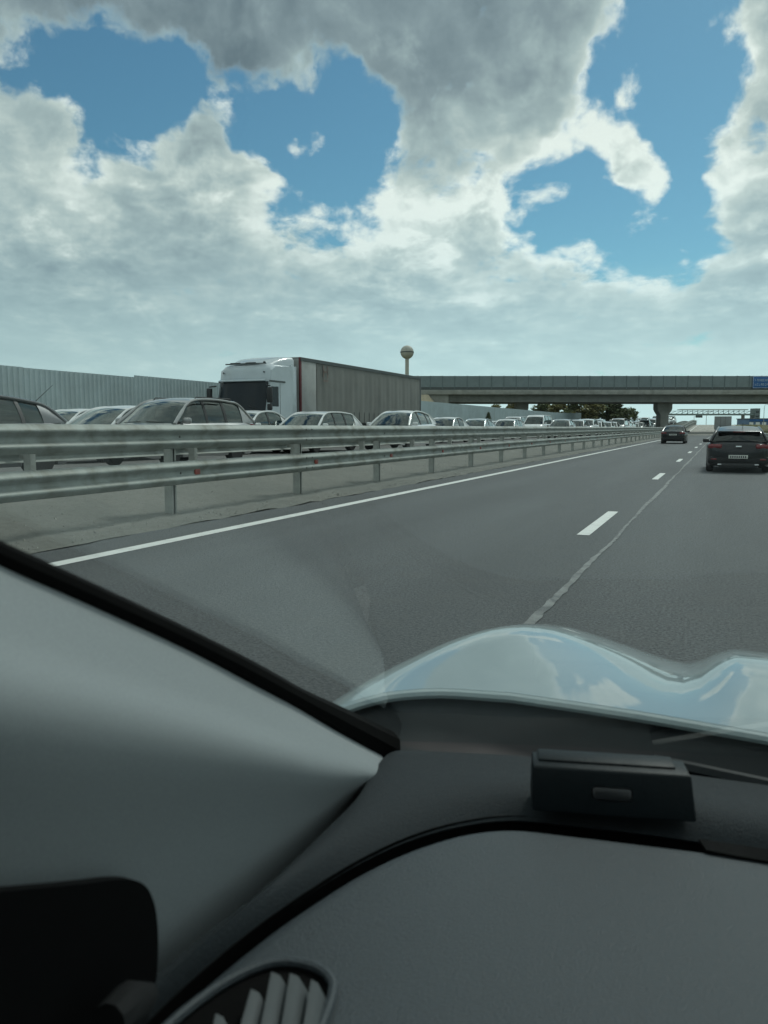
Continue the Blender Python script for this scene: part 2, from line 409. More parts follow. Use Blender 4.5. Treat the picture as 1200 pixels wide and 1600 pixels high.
gy = [-400] + YS + [800, 1600, 4000]
tag(link('ground', pyd([(x, y, hgt(x, y) - .05 - (.25 if -6.2 < x < 4 else 0)) for y in gy for x in gx], grid_faces(len(gy), len(gx)), True), FIELD), kind='structure')
road = strip('road', -6.05, 3.0, ASPH, 0.0, nx=6, ya=-40, yb=126)
far_road = strip('road', -6.05, 3.0, PALE_SUNLIT, 0.004, nx=3, ya=126, yb=520)
strip('opposite_road', -20.6, X_OPP, ASPH2, 0.0, nx=8)
# rough soil of the median, lumpy near the camera
rows = []
yy = [-6 + .30 * i for i in range(150)] + [39 + 2.5 * i for i in range(80)]
rnd = random.Random(3)
for y in yy:
    rows.append([(x + (rnd.uniform(-.05, .05) if k == 0 else 0), y, terr(y) + cross(x) + (.03 if k else -.005) + rnd.uniform(0, .025))
                 for k, x in enumerate([-6.0, -6.12, -6.3, -6.55, -6.8, -7.1, -7.5, -7.9, -8.3, -8.7, -9.1, -9.5, -9.72])])
tag(link('median', grid_mesh(rows), SOIL), kind='structure')
r = random.Random(77); vs, fs = [], []
for _ in range(2600):
    y = 2 + 60 * r.random() ** 1.8; x = -6.02 - 3.2 * r.random() ** 1.6; q = r.uniform(.006, .02) * (1.8 if r.random() < .06 else 1); z = terr(y) + cross(x) + .045
    i = len(vs); a = r.uniform(0, 6.28)
    for k in range(4): vs.append((x + q * math.cos(a + k * 1.57) * r.uniform(.7, 1.2), y + q * math.sin(a + k * 1.57) * r.uniform(.7, 1.2), z - q * .4))
    vs.append((x, y, z + q * r.uniform(.5, .9))); fs += [(i, i + 1, i + 4), (i + 1, i + 2, i + 4), (i + 2, i + 3, i + 4), (i + 3, i, i + 4)]
tag(link('gravel', pyd(vs, fs), mat('gravel_stone', (.27, .265, .24), .9, 0, .35, 12)), 'loose gravel scattered over the median soil', 'gravel', kind='stuff')
tag(strip('verge', 2.9, 9, FIELD, .03), kind='structure')
strip('edge_line', X_EDGE - .09, X_EDGE + .09, LINE, .004, False, ya=-10, yb=126, parent=road)
strip('edge_line', X_RLINE - .08, X_RLINE + .08, LINE, .004, False, ya=-10, yb=126, parent=road)
strip('edge_line', X_EDGE - .08, X_EDGE + .08, LINE, .009, False, ya=126.1, yb=300, parent=far_road)
dash_me = pyd([(-.07, -1.32, 0), (.07, -1.32, 0), (.07, 1.32, 0), (-.07, 1.32, 0)], [(0, 1, 2, 3)])
DP, DY0 = 10.15, 9.35
DY0 = at_z(936, 815.6, 0).y
for k in range(-1, 12):
    o = link('lane_dash', dash_me, LINE, road); o.location = (X_DASH, DY0 + k * DP, .004 + terr(DY0 + k * DP))
# bitumen-sealed joint that wanders beside the dashes
SEAM = mat('joint_sealer', (.225, .235, .23), .8, 0, .25, 8, .5, 60, dirt=(.105, .112, .115), dscale=4.5, damt=1.0)
rnd = random.Random(11); L, Rr = [], []
y = 1.9
while y < 126:
    cx = X_SEAM + .010 * math.sin(y * .9) + .007 * math.sin(y * 2.3 + 1) + rnd.uniform(-.006, .006); hw = .026 + rnd.uniform(-.007, .007) + .010 * math.sin(y * .5)
    L.append((cx - hw, y, .005 + terr(y))); Rr.append((cx + hw, y, .005 + terr(y))); y += .12 if y < 30 else .8
link('joint_strip', grid_mesh([L, Rr]), SEAM, road)
link('expansion_joint', box_mesh((-1.5, 126, .03), (9.0, .5, .05)), STEELD, far_road)

# ------------------------------------------------------------------ guard rails
WB = [(0, .312), (.012, .310), (.030, .300), (.070, .262), (.083, .248), (.083, .232), (.070, .218), (.030, .184), (.022, .170),
      (.022, .142), (.030, .128), (.070, .094), (.083, .080), (.083, .064), (.070, .050), (.030, .012), (.012, .002), (0, 0)]
def wbeam_mesh(length, ny=2):
    rows = [[(p[0], -length / 2 + length * i / (ny - 1), p[1]) for p in WB] for i in range(ny)]
    return grid_mesh(rows, .004, True, 60)
def cpost_mesh(h, wid=.10, dep=.12):
    """C-section steel post"""
    bm = bmesh.new()
    for c, s in (((0, 0, h / 2), (.006, wid - .02, h)), ((dep / 2, wid / 2 - .005, h / 2), (dep, .008, h)), ((dep / 2, -wid / 2 + .005, h / 2), (dep, .008, h)), ((dep, wid / 2 - .018, h / 2), (.006, .03, h)), ((dep, -wid / 2 + .018, h / 2), (.006, .03, h))):
        box(bm, (c[0] - dep / 2, c[1], c[2]), s)
    return mesh_of(bm, smooth=False)
bolt_bm = bmesh.new(); lathe(bolt_bm, [(.016, 0), (.016, .006), (.009, .012), (.0, .013)], 8); BOLT_ME = mesh_of(bolt_bm)
bm = bmesh.new(); box(bm, (0, 0, 0), (.02, .11, .075), None, .004); REFL_ME = mesh_of(bm)
def barrier(label, x, side, y0, y1, sp, tiers, post_h, base, reflect=True):
    """side +1: beam faces +x"""
    t = thing('guard_rail', label, 'guard rail', (x, y0, base), 0, 'steel guard rails along the carriageways')
    n = int((y1 - y0) / sp) + 1
    pm = cpost_mesh(post_h + .3); wm = wbeam_mesh(sp * 2 + .30); wm2 = wbeam_mesh(sp * 2 + .04)
    block = box_mesh((0, 0, 0), (.10, .09, .2), .01)
    rz = 0 if side > 0 else math.pi
    for i in range(n):
        y = y0 + i * sp; z = terr(y)
        o = link('post', pm, ZINC_P, t); o.location = (0, i * sp, z - .3)
        o.rotation_euler = (R_(random.uniform(-.7, .7)), R_(random.uniform(-.6, .6)), rz)
        for zt in tiers:
            b = link('spacer_block', block, ZINC_P, t); b.location = (side * .105, i * sp, z + zt + .155)
            if i < 26:
                for dy, dzb in ((-.10, .24), (.10, .24), (-.1, .07), (.1, .07)) if i % 2 == 0 else ((0, .155),):
                    q = link('bolt', BOLT_ME, BOLT, t); q.location = (side * (.155 + (.084 if dzb != .155 else .024)), i * sp + dy, z + zt + dzb); q.rotation_euler = (0, 0, rz)
        if reflect and i < 24:
            q = link('reflector', REFL_ME, RED_REFL, t); q.location = (side * (.155 + .038), i * sp + .34, z + tiers[0] + .156)
    for i in range(0, n - 2, 2):
        for zt in tiers:
            ya, yb = y0 + i * sp, y0 + (i + 2) * sp
            o = link('beam', wm, ZINC, t); o.location = (side * (.155 + (.004 if (i // 2) % 2 else 0)), (i + 1) * sp, (terr(ya) + terr(yb)) / 2 + zt)
            o.rotation_euler = (math.atan2(terr(yb) - terr(ya), 2 * sp), 0, rz)
            if side < 0: o.rotation_euler.x *= -1
    return t
PSP = 3.38
P0 = at_z(270, 803, .05).y
barrier('two-tier steel guard rail with red reflectors, nearest our lane', X_BAR, 1, P0 - 3 * PSP, 235, PSP, (.425, .905), 1.22, .02)
barrier('single steel guard rail on the far side of the median, backing the queue', X_BAR2, -1, .6, 235, 3.6, (.44,), .76, .27, False)
barrier('low steel guard rail along the right shoulder beside the hatchback', 3.3, -1, 14, 150, 3.6, (.44,), .76, .02, False)

# ------------------------------------------------------------------ sheet metal fence
fence = thing('corrugated_fence', 'tall grey corrugated metal fence behind the queue of cars', 'fence', (-24.2, 0, 0))
def sheet(h, ln=6.0, pitch=.25, amp=.035):
    pts = []; y = 0.0
    while y < ln - 1e-6:
        for f, d in ((0, 0), (.12, amp), (.5, amp), (.62, 0)): pts.append((d, y + f * pitch))
        y += pitch
    pts.append((0, ln))
    return grid_mesh([[(p[0], p[1], 0) for p in pts], [(p[0], p[1], h) for p in pts]], .003, True, 20)
s1, s2 = sheet(3.25), sheet(3.33)
YSTEP = at_x(209, 578, -24.2).y
fy = YSTEP - 6 * 6.0
on_fence = at_x(908, 668, -24.2).y - 6
for i in range(60):
    y = fy + 6.0 * i
    if y > on_fence: break
    hi = y >= YSTEP - .1
    o = link('sheet_panel', s2 if hi else s1, FENCE_M, fence); o.location = (random.uniform(-.012, .012), y, hgt(-24, y + 3) + random.uniform(-.012, .012))
    for k in (0, 3.0):
        p = link('post', MATS.get('_fp') or box_mesh((0, 0, 1.6), (.08, .06, 3.3)), FENCE_P, fence); p.location = (-.10, y + k, hgt(-24, y + k)); MATS['_fp'] = p.data
    for zr in (.7, 2.6):
        r = link('rail', MATS.get('_fr') or box_mesh((0, 3, 0), (.04, 5.99, .06)), FENCE_P, fence); r.location = (-.04, y, hgt(-24, y + 3) + zr); MATS['_fr'] = r.data
#@@PART2@@
# ------------------------------------------------------------------ overpass
OV_D = 127.0
def ov(px, back=0.0, z=0.0):
    """a point on the overpass line: px across the photo, metres behind its near face, height"""
    p = CP + (Vector((C_F.x, C_F.y, 0)).normalized() * (OV_D + back)) + C_R * ((px - 600) / FPX * OV_D); p.z = z; return p
OVX = Vector((C_R.x, C_R.y, 0)).normalized(); OVY = Vector((C_F.x, C_F.y, 0)).normalized()
OVRZ = math.atan2(OVX.y, OVX.x)
o0 = ov(600)
over = thing('overpass', 'long grey concrete road overpass crossing above all the lanes', 'overpass', (o0.x, o0.y, 0), OVRZ)
mpp = OV_D / FPX
def ox(px): return (px - 600) * mpp
xa, xb = ox(520), ox(1700)
def obox(name, x0, x1, y0, y1, z0, z1, m, bev=0.0, parent=None):
    return link(name, box_mesh(((x0 + x1) / 2, (y0 + y1) / 2, (z0 + z1) / 2), (x1 - x0, y1 - y0, z1 - z0), bev), m, parent or over)
obox('deck_slab', xa, xb, 0, 12.5, 6.75, 7.25, CONCRETE)
obox('edge_beam', xa, xb, -.25, .15, 6.55, 7.30, CONCRETE, .03)
obox('edge_beam', xa, xb, 12.3, 12.7, 6.55, 7.45, CONCRETE, .03)
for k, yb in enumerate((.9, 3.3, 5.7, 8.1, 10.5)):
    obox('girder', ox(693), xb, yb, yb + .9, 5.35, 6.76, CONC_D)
for i in range(int((xb - xa) / 2.0)):
    x = xa + i * 2.0
    obox('screen_panel', x + .05, x + 1.95, -.02, .06, 7.72 + random.uniform(-.01, .01), 9.55 + random.uniform(-.012, .012), SCREEN)
    obox('screen_post', x - .05, x + .05, -.07, .10, 7.45, 9.60, SCREENP)
obox('kick_rail', xa, xb, -.05, .09, 7.29, 7.75, STEELD)
obox('kick_rail', xa, xb, 12.4, 12.54, 7.29, 7.75, STEELD)
def pier(px, wcol=1.35, wcap=2.5):
    x = ox(px); p = ov(px, 6); g0 = hgt(p.x, p.y) - .6
    bm = bmesh.new()
    pr = [(wcol / 2, g0), (wcol / 2, 3.35), (wcap / 2 * .84, 3.9), (wcap / 2, 4.35), (wcap / 2, 5.36)]
    pts = [(x + a, z) for a, z in pr] + [(x - a, z) for a, z in reversed(pr)]
    f = bm.faces.new([bm.verts.new((a, 4.6, z)) for a, z in pts])
    r = bmesh.ops.extrude_face_region(bm, geom=[f]); bmesh.ops.translate(bm, vec=(0, 2.2, 0), verts=[e for e in r['geom'] if isinstance(e, bmesh.types.BMVert)])
    link('pier', mesh_of(bm, smooth=False), CONCRETE, over)
pier(1051); pier(822, 1.9, 2.1); pier(1330)
obox('abutment', ox(640), ox(700), .3, 12.2, -.2, 6.74, CONCRETE)
# paved slope cone beside the abutment
bm = bmesh.new(); x0, x1 = ox(560), ox(718)
vs = [bm.verts.new(p) for p in ((x0, -1, 6.6), (ox(668), -1, 6.5), (x1, -1.0, 0), (x0, -9, 0), (x1 - 3, -9, 0), (x0, 13, 6.6), (ox(668), 13, 6.5), (x1, 13, 0))]
for f in ((0, 1, 4, 3), (1, 2, 4), (0, 5, 6, 1), (1, 6, 7, 2)): bm.faces.new([vs[i] for i in f])
link('slope_paving', mesh_of(bm, smooth=False), SLOPE, over)
# blue direction sign hung on the screens
sg = thing('road_sign', 'blue direction sign with white lettering hung on the overpass parapet', 'road sign', tuple(ov(1168, -.25, 7.55)), OVRZ)
SW, SH = 7.2, 1.95
link('sign_plate', box_mesh((SW / 2, 0, SH / 2), (SW, .05, SH), .01), BLUE, sg)
link('sign_border', (lambda bm: ([box(bm, c, s) for c, s in (((SW / 2, -.028, .07), (SW - .1, .006, .035)), ((SW / 2, -.028, SH - .07), (SW - .1, .006, .035)), ((.07, -.028, SH / 2), (.035, .006, SH - .18)), ((SW - .07, -.028, SH / 2), (.035, .006, SH - .18)))], mesh_of(bm, smooth=False))[1])(bmesh.new()), WHITE, sg)
LETTER = mat('sign_lettering', (.42, .50, .55), .5)
rnd = random.Random(5)
for z0, n in ((1.12, 7), (.42, 7)):
    for k in range(n):
        bm = bmesh.new(); x = .35 + k * .33
        for s_ in range(3):
            if rnd.random() < .55: box(bm, (x + .1, -.03, z0 + .02 + s_ * .17), (.20, .008, .045))
        box(bm, (x + .02, -.031, z0 + .19), (.045, .008, .38))
        if rnd.random() < .6: box(bm, (x + .19, -.032, z0 + .19), (.045, .008, .38))
        link('letter', mesh_of(bm, smooth=False), LETTER, sg)
bm = bmesh.new(); bmesh.ops.create_circle(bm, cap_ends=True, radius=.45, segments=24, matrix=Matrix.Translation((3.55, -.032, 1.0)) @ Matrix.Rotation(R_(90), 4, 'X'))
link('round_symbol', mesh_of(bm, smooth=False), LETTER, sg)
link('bracket', box_mesh((SW / 2, .12, SH / 2), (SW * .9, .18, .08)), STEELD, sg)

# ------------------------------------------------------------------ vehicles
def wheel_meshes(r, wd):
    bm = bmesh.new(); lathe(bm, [(r * .66, -wd / 2 + .01), (r * .9, -wd / 2), (r * .985, -wd / 2 + .03), (r, 0), (r * .985, wd / 2 - .03), (r * .9, wd / 2), (r * .66, wd / 2 - .01)], 24)
    ty = mesh_of(bm)
    bm = bmesh.new(); lathe(bm, [(r * .68, wd / 2 - .012), (r * .64, wd / 2 - .02), (r * .60, wd / 2 - .055), (r * .2, wd / 2 - .04), (r * .12, wd / 2 - .015), (0.001, wd / 2 - .012)], 20)
    for k in range(5):
        a = 2 * math.pi * k / 5; c = (wd / 2 - .03, math.cos(a) * r * .38, math.sin(a) * r * .38)
        box(bm, c, (.03, r * .12, r * .52), Matrix.Rotation(a + math.pi / 2, 3, 'X') @ Matrix.Rotation(0, 3, 'X'))
    return ty, mesh_of(bm)
def interp(pts, y):
    """pts sorted by decreasing y"""
    if y >= pts[0][0]: return pts[0][1]
    for (y0, z0), (y1, z1) in zip(pts, pts[1:]):
        if y >= y1: t = (y0 - y) / (y0 - y1); return z0 + (z1 - z0) * t
    return pts[-1][1]
STY = {
 'sedan': dict(L=4.55, W=1.76, hb=.93, top=[(2.27, .60), (2.24, .66), (2.05, .755), (1.6, .83), (1.12, .91), (.8, .93), (-1.5, .96), (-1.75, 1.0), (-2.1, 1.0), (-2.24, .94), (-2.27, .86)],
    roof=[(1.18, .90), (.82, 1.13), (.42, 1.345), (0, 1.43), (-.5, 1.44), (-.95, 1.37), (-1.4, 1.16), (-1.8, .985)], wseg=.38, rseg=-.95, wins=[(.98, -.13), (-.21, -1.05)], wr=.32, wy=(1.40, -1.33)),
 'hatch': dict(tw=.635, L=4.15, W=1.78, hb=.93, top=[(2.07, .58), (2.03, .68), (1.85, .77), (1.5, .85), (1.1, .92), (.8, .94), (-1.6, 1.0), (-1.88, 1.0), (-2.02, .93), (-2.07, .84)],
    roof=[(1.2, .91), (.82, 1.15), (.42, 1.37), (0, 1.455), (-.6, 1.465), (-1.2, 1.40), (-1.62, 1.30), (-1.94, 1.0)], wseg=.38, rseg=-1.58, wins=[(1.0, -.1), (-.18, -1.0), (-1.05, -1.45)], wr=.325, wy=(1.28, -1.27)),
 'estate': dict(L=4.6, W=1.76, hb=.95, top=[(2.3, .62), (2.26, .7), (2.05, .80), (1.6, .87), (1.12, .93), (.8, .95), (-1.9, .98), (-2.2, .98), (-2.28, .9), (-2.3, .84)],
    roof=[(1.2, .92), (.84, 1.16), (.5, 1.37), (.1, 1.47), (-.6, 1.495), (-1.3, 1.465), (-1.75, 1.39), (-2.24, .985)], wseg=.45, rseg=-1.72, wins=[(1.02, -.10), (-.17, -.92), (-1.0, -1.72)], wr=.32, wy=(1.38, -1.30)),
 'suv': dict(L=4.5, W=1.84, hb=1.06, top=[(2.25, .70), (2.22, .82), (2.0, .93), (1.6, 1.0), (1.12, 1.05), (.8, 1.06), (-1.8, 1.1), (-2.1, 1.1), (-2.22, 1.0), (-2.25, .92)],
    roof=[(1.18, 1.04), (.84, 1.28), (.48, 1.50), (.1, 1.60), (-.5, 1.62), (-1.2, 1.59), (-1.7, 1.50), (-2.14, 1.1)], wseg=.45, rseg=-1.66, wins=[(1.0, -.10), (-.17, -.96), (-1.02, -1.60)], wr=.36, wy=(1.36, -1.30)),
 'van': dict(L=4.9, W=1.9, hb=1.18, top=[(2.45, .75), (2.42, .90), (2.25, 1.02), (1.95, 1.12), (1.6, 1.18), (1.3, 1.2), (-2.2, 1.2), (-2.4, 1.2), (-2.45, 1.1), (-2.45, .9)],
    roof=[(1.66, 1.17), (1.3, 1.46), (.98, 1.76), (.6, 1.92), (-.4, 1.96), (-1.6, 1.94), (-2.2, 1.85), (-2.42, 1.2)], wseg=.95, rseg=-2.16, wins=[(1.42, .35), (.27, -.9), (-.98, -2.0)], wr=.33, wy=(1.55, -1.5)),
}
CACHE = {}
def car_parts(style):
    if style in CACHE: return CACHE[style]
    p = STY[style]; L, W, hb = p['L'], p['W'], p['hb']; hl = L / 2; wr = p['wr']; parts = []
    # lower body loft
    ys = sorted({round(v, 3) for v in [hl, hl - .02, hl - .07, hl - .16, hl - .3, -hl, -hl + .02, -hl + .07, -hl + .16, -hl + .3] +
                 [wy + d for wy in p['wy'] for d in (-.42, -.395, -.34, -.24, -.12, 0, .12, .24, .34, .395, .42)] + [.7, .35, 0, -.35, -.7]}, reverse=True)
    ys = [y for y in ys if -hl <= y <= hl]
    def wid(y):
        e = abs(y) / hl; k = 1 - .10 * max(0, e - .55) ** 2 / .2
        if hl - abs(y) < .3: k -= .13 * ((.3 - (hl - abs(y))) / .3) ** 2.2
        return W / 2 * k
    ra = wr + .07
    rows = []
    for y in ys:
        zb = .20 + (.10 * ((.3 - (hl - abs(y))) / .3) ** 2 if hl - abs(y) < .3 else 0)
        for wy in p['wy']:
            d = abs(y - wy)
            if d < ra: zb = max(zb, wr + math.sqrt(ra * ra - d * d) - .01)
        w2 = wid(y); zt = interp(p['top'], y); sp = zt - zb
        half = [(0, zt + .035), (w2 * .45, zt + .03), (w2 * .80, zt + .012), (w2 * .92, zt - .02), (w2 * .975, zt - .075), (w2, zt - .26 * sp - .04), (w2 * 1.0, zt - .55 * sp), (w2 * .985, zb + .12 * sp), (w2 * .955, zb), (w2 * .55, zb + .0)]
        row = [(x, y, z) for x, z in half] + [(-x, y, z) for x, z in reversed(half[1:])]
        rows.append(row)
    me = grid_mesh(rows, 0, True, 50)
    bm = bmesh.new(); bm.from_mesh(me); bm.verts.ensure_lookup_table(); m_ = len(rows[0])
    for r in (0, len(rows) - 1):
        vs = [bm.verts[r * m_ + j] for j in range(m_)]; c = bm.verts.new((0, rows[r][0][1] * (1.004), .55)); bm.verts.ensure_lookup_table()
        for j in range(m_): bm.faces.new((vs[j], vs[(j + 1) % m_], c))
    bm.verts.ensure_lookup_table()
    for r in range(len(rows) - 1): bm.faces.new((bm.verts[r * m_ + m_ - 1], bm.verts[r * m_], bm.verts[(r + 1) * m_], bm.verts[(r + 1) * m_ + m_ - 1]))
    parts.append(('body', mesh_of(bm, auto=50), 'paint', None))
    # roofline and canopy
    rl = [(q.x, q.y) for q in crom([Vector((a, b, 0)) for a, b in p['roof']], 5)]
    hr = max(z for _, z in rl); wb = W / 2 * .90; wt = W / 2 * p.get('tw', .70)
    def wz(z): t = (z - hb) / (hr - hb); return wb + (wt - wb) * max(-.1, t)
    def bow(y):
        a, b = rl[0][0], rl[-1][0]; m0 = (p['wseg'] + p['rseg']) / 2
        return .13 * ((y - m0) / (a - m0)) ** 2 if y > m0 else -.035 * ((y - m0) / (b - m0)) ** 2
    NX = 9
    def arc(y, z, s=1.0, dz=0.0):
        w_ = wz(z) * s
        return [(w_ * t, y + bow(y) * (1 - t * t), z + .045 * (1 - t * t) * (.4 + .6 * min(1, max(0, (z - hb) / .3))) + dz) for t in [(-1 + 2 * k / (NX - 1)) for k in range(NX)]]
    def seg(y0, y1):
        out = [q for q in rl if y1 <= q[0] <= y0]
        zf = lambda y: interp(rl, y)
        if out[0][0] < y0 - .01: out.insert(0, (y0, zf(y0)))
        if out[-1][0] > y1 + .01: out.append((y1, zf(y1)))
        return out
    parts.append(('windscreen', grid_mesh([arc(y, z, .985) for y, z in seg(rl[0][0], p['wseg'] - .01)], .004), 'glass', None))
    parts.append(('roof', grid_mesh([arc(y, z, 1.0) for y, z in seg(p['wseg'], p['rseg'])], .02), 'paint', None))
    parts.append(('rear_window', grid_mesh([arc(y, z, .97) for y, z in seg(p['rseg'] - .02, rl[-1][0])], .004), 'rglass', None))
    parts.append(('wiper', (lambda bm: (tube(bm, [(.5, rl[0][0] + .10, rl[0][1] + .035), (.05, rl[0][0] + .10, rl[0][1] + .06)], .008, 5), tube(bm, [(-.1, rl[0][0] + .1, rl[0][1] + .06), (-.55, rl[0][0] + .05, rl[0][1] + .04)], .008, 5), mesh_of(bm))[-1])(bmesh.new()), 'black', None))
    zf = lambda y: interp(rl, y)
    def belt(y): return (W / 2 * .90, interp(p['top'], y) - .02)
    for s in (-1, 1):
        bm = bmesh.new()
        tube(bm, [(s * wz(z), y, z) for y, z in rl], [.03 + .012 * (z < hr - .25) for _, z in rl], 8)
        parts.append(('roof_frame', mesh_of(bm), 'paint', None))
        prev = None
        def sidepatch(ya, yb, inset, top_in):
            n = 9; rws = []
            for r in range(4):
                f = r / 3; row = []
                for k in range(n):
                    y = ya + (yb - ya) * k / (n - 1); bx_, bz = belt(y); zt = zf(y) - top_in; zt = max(zt, bz + .005)
                    xt = wz(zf(y)); x = bx_ + (xt - bx_) * f + .02 * math.sin(math.pi * f)
                    row.append((s * (x - inset), y, bz + (zt - bz) * f))
                rws.append(row)
            return grid_mesh(rws, .004)
        ylast = None
        for (ya, yb) in p['wins']:
            parts.append(('side_window', sidepatch(ya, yb, .012, .025), 'glass' if ylast is None else 'sglass', None))
            if ylast is not None: parts.append(('pillar', sidepatch(ylast + .012, ya - .012, .006, .01), 'black', None))
            ylast = yb
        parts.append(('pillar', sidepatch(ylast + .012, rl[-1][0] + .05, .002, .005), 'paint', None))
        parts.append(('pillar', sidepatch(rl[0][0] - .03, p['wins'][0][0] - .01, .004, .005), 'black', None))
        # mirror
        bm = bmesh.new(); bx_, bz = belt(p['wins'][0][0] - .12)
        box(bm, (s * (bx_ + .15), p['wins'][0][0] - .10, bz + .07), (.20, .10, .135), None, .04); bar(bm, (s * (bx_ - .02), p['wins'][0][0] - .1, bz + .02), (s * (bx_ + .1), p['wins'][0][0] - .1, bz + .04), .06, .04)
        parts.append(('mirror', mesh_of(bm), 'mirror', None))
        # lights
        zl = interp(p['top'], hl - .15); bm = bmesh.new()
        box(bm, (s * W / 2 * .70, hl - .15, zl - .075), (.36, .22, .15), Matrix.Rotation(R_(-16 * s), 3, 'Z'), .045)
        parts.append(('headlight', mesh_of(bm), 'head', None))
        zl = interp(p['top'], -hl + .12); bm = bmesh.new()
        box(bm, (s * W / 2 * .70, -hl + .125, zl - .11), (.40, .25, .15), Matrix.Rotation(R_(17 * s), 3, 'Z'), .045)
        parts.append(('tail_light', mesh_of(bm), 'tail', None))
        for yh in (p['wins'][0][1] + .12, p['wins'][1][1] + .12):
            parts.append(('door_handle', box_mesh((s * (W / 2 * .985), yh, hb - .13), (.03, .17, .03), .01), 'paint', None))
    # inside
    parts.append(('dashboard', box_mesh((0, rl[0][0] - .30, hb - .03), (W * .80, .5, .1), .03), 'inter', None))
    parts.append(('cabin_floor', box_mesh((0, (p['rseg'] + .6) / 2, hb + .005), (W * .84, .95 - p['rseg'], .03)), 'inter', None))
    for s in (-1, 1):
        bm = bmesh.new(); box(bm, (s * W * .21, -.05, hb + .10), (.46, .16, .42), Matrix.Rotation(R_(-12), 3, 'X'), .06); box(bm, (s * W * .21, -.11, hb + .37), (.24, .09, .15), None, .04)
        parts.append(('seat', mesh_of(bm), 'inter', None))
    bm = bmesh.new(); box(bm, (0, p['rseg'] * .72 - .1, hb + .06), (W * .72, .16, .3), Matrix.Rotation(R_(-14), 3, 'X'), .06); parts.append(('rear_seat', mesh_of(bm), 'inter', None))
    # bumpers, plates, grille
    parts.append(('rear_bumper', (lambda bm: (box(bm, (0, -hl + .14, .40), (W * .93, .34, .26), None, .09), mesh_of(bm))[1])(bmesh.new()), 'bumper', None))
    parts.append(('front_bumper', (lambda bm: (box(bm, (0, hl - .14, .40), (W * .93, .34, .26), None, .09), mesh_of(bm))[1])(bmesh.new()), 'paint', None))
    parts.append(('grille', box_mesh((0, hl + .005, .60), (.8, .05, .10), .015), 'black', None))
    parts.append(('licence_plate', box_mesh((0, -hl - .035, .52 if style in ('hatch',) else .73), (.52, .015, .112), .004), 'plate', None))
    parts.append(('licence_plate', box_mesh((0, hl + .035, .42), (.52, .015, .112), .004), 'plate', None))
    parts.append(('underbody', box_mesh((0, 0, .36), (W * .80, L * .86, .30), .05), 'black', None))
    ty, rm = wheel_meshes(wr, .2)
    res = (parts, ty, rm, p); CACHE[style] = res; return res
def paint(name, col, metal=.0):
    return mat('paint_' + name, col, .32, metal, .05, 1.5, coat=.7, dirt=tuple(x * .8 + .006 for x in col), dscale=1.2, damt=.3)
def matte(m, c=.35, r=.45):
    b = m.node_tree.nodes['Principled BSDF']; b.inputs['Coat Weight'].default_value = c; b.inputs['Coat Roughness'].default_value = .12; b.inputs['Specular IOR Level'].default_value = .3; return m
P_ = {'white': paint('white', (.70, .71, .70)), 'silver': paint('silver', (.46, .47, .47), .4), 'grey': paint('grey', (.11, .115, .12), .3),
      'black': matte(paint('black', (.006, .0065, .008))), 'dark': matte(paint('dark_grey', (.010, .012, .015))), 'blue': paint('blue', (.05, .10, .2), .2),
      'beige': paint('beige', (.33, .33, .325), .3), 'red': paint('red', (.30, .03, .03), .1), 'pale': paint('pale_blue', (.45, .52, .55), .2)}
BUMPER = mat('grey_plastic', (.016, .017, .018), .7, spec=.3)
SKIP_FAR = {'door_handle', 'wiper', 'seat', 'rear_seat', 'licence_plate', 'grille', 'underbody', 'mirror', 'front_bumper', 'rear_bumper'}
def car(name, label, style, col, loc, rz=0.0, group=None, far=False, sc=(1, 1, 1), tint=False, cat='car', mirror=None):
    t = thing(name, label, cat, loc, rz, group); t.scale = sc
    parts, ty, rm, p = car_parts(style)
    M = {'paint': P_[col], 'glass': GLASS, 'sglass': GLASS_T if tint else GLASS, 'rglass': GLASS_T if tint else GLASS, 'black': BLACKP, 'mirror': mirror or P_[col], 'head': HEADL, 'tail': TAIL,
         'inter': INTER, 'bumper': BUMPER if tint else P_[col], 'plate': PLATE}
    for nm, me, mk, _ in parts:
        if far and nm in SKIP_FAR: continue
        link(nm, me, M[mk], t)
    for y in p['wy']:
        for s in (-1, 1):
            w_ = link('wheel', ty, RUBBER, t); w_.location = (s * (p['W'] / 2 - .115), y, p['wr']); w_.rotation_euler = (0, 0, 0 if s > 0 else math.pi)
            if not far: link('rim', rm, RIM, w_)
    return t
def antenna(t, pos, tip, r=.006):
    bm = bmesh.new(); tube(bm, [pos, tip], [r, r * .5], 6); link('antenna', mesh_of(bm), BLACKP, t)
def on_lane(x, px):
    """where the lane at x is seen at photo column px"""
    r = ray(px, 668); return x / r.x * r.y
JAM = 'cars queueing in the opposite carriageway'
def opp(name, label, style, col, x, y, far=False, dz=0.0, cat='car', tint=False, **k):
    return car(name, label, style, col, (x, y, hgt(x, y) + dz), math.pi + R_(random.uniform(-1.2, 1.2)), JAM, far, tint=tint, cat=cat, **k)
XL1, XL2, XL3 = -11.7, -15.0, -18.3
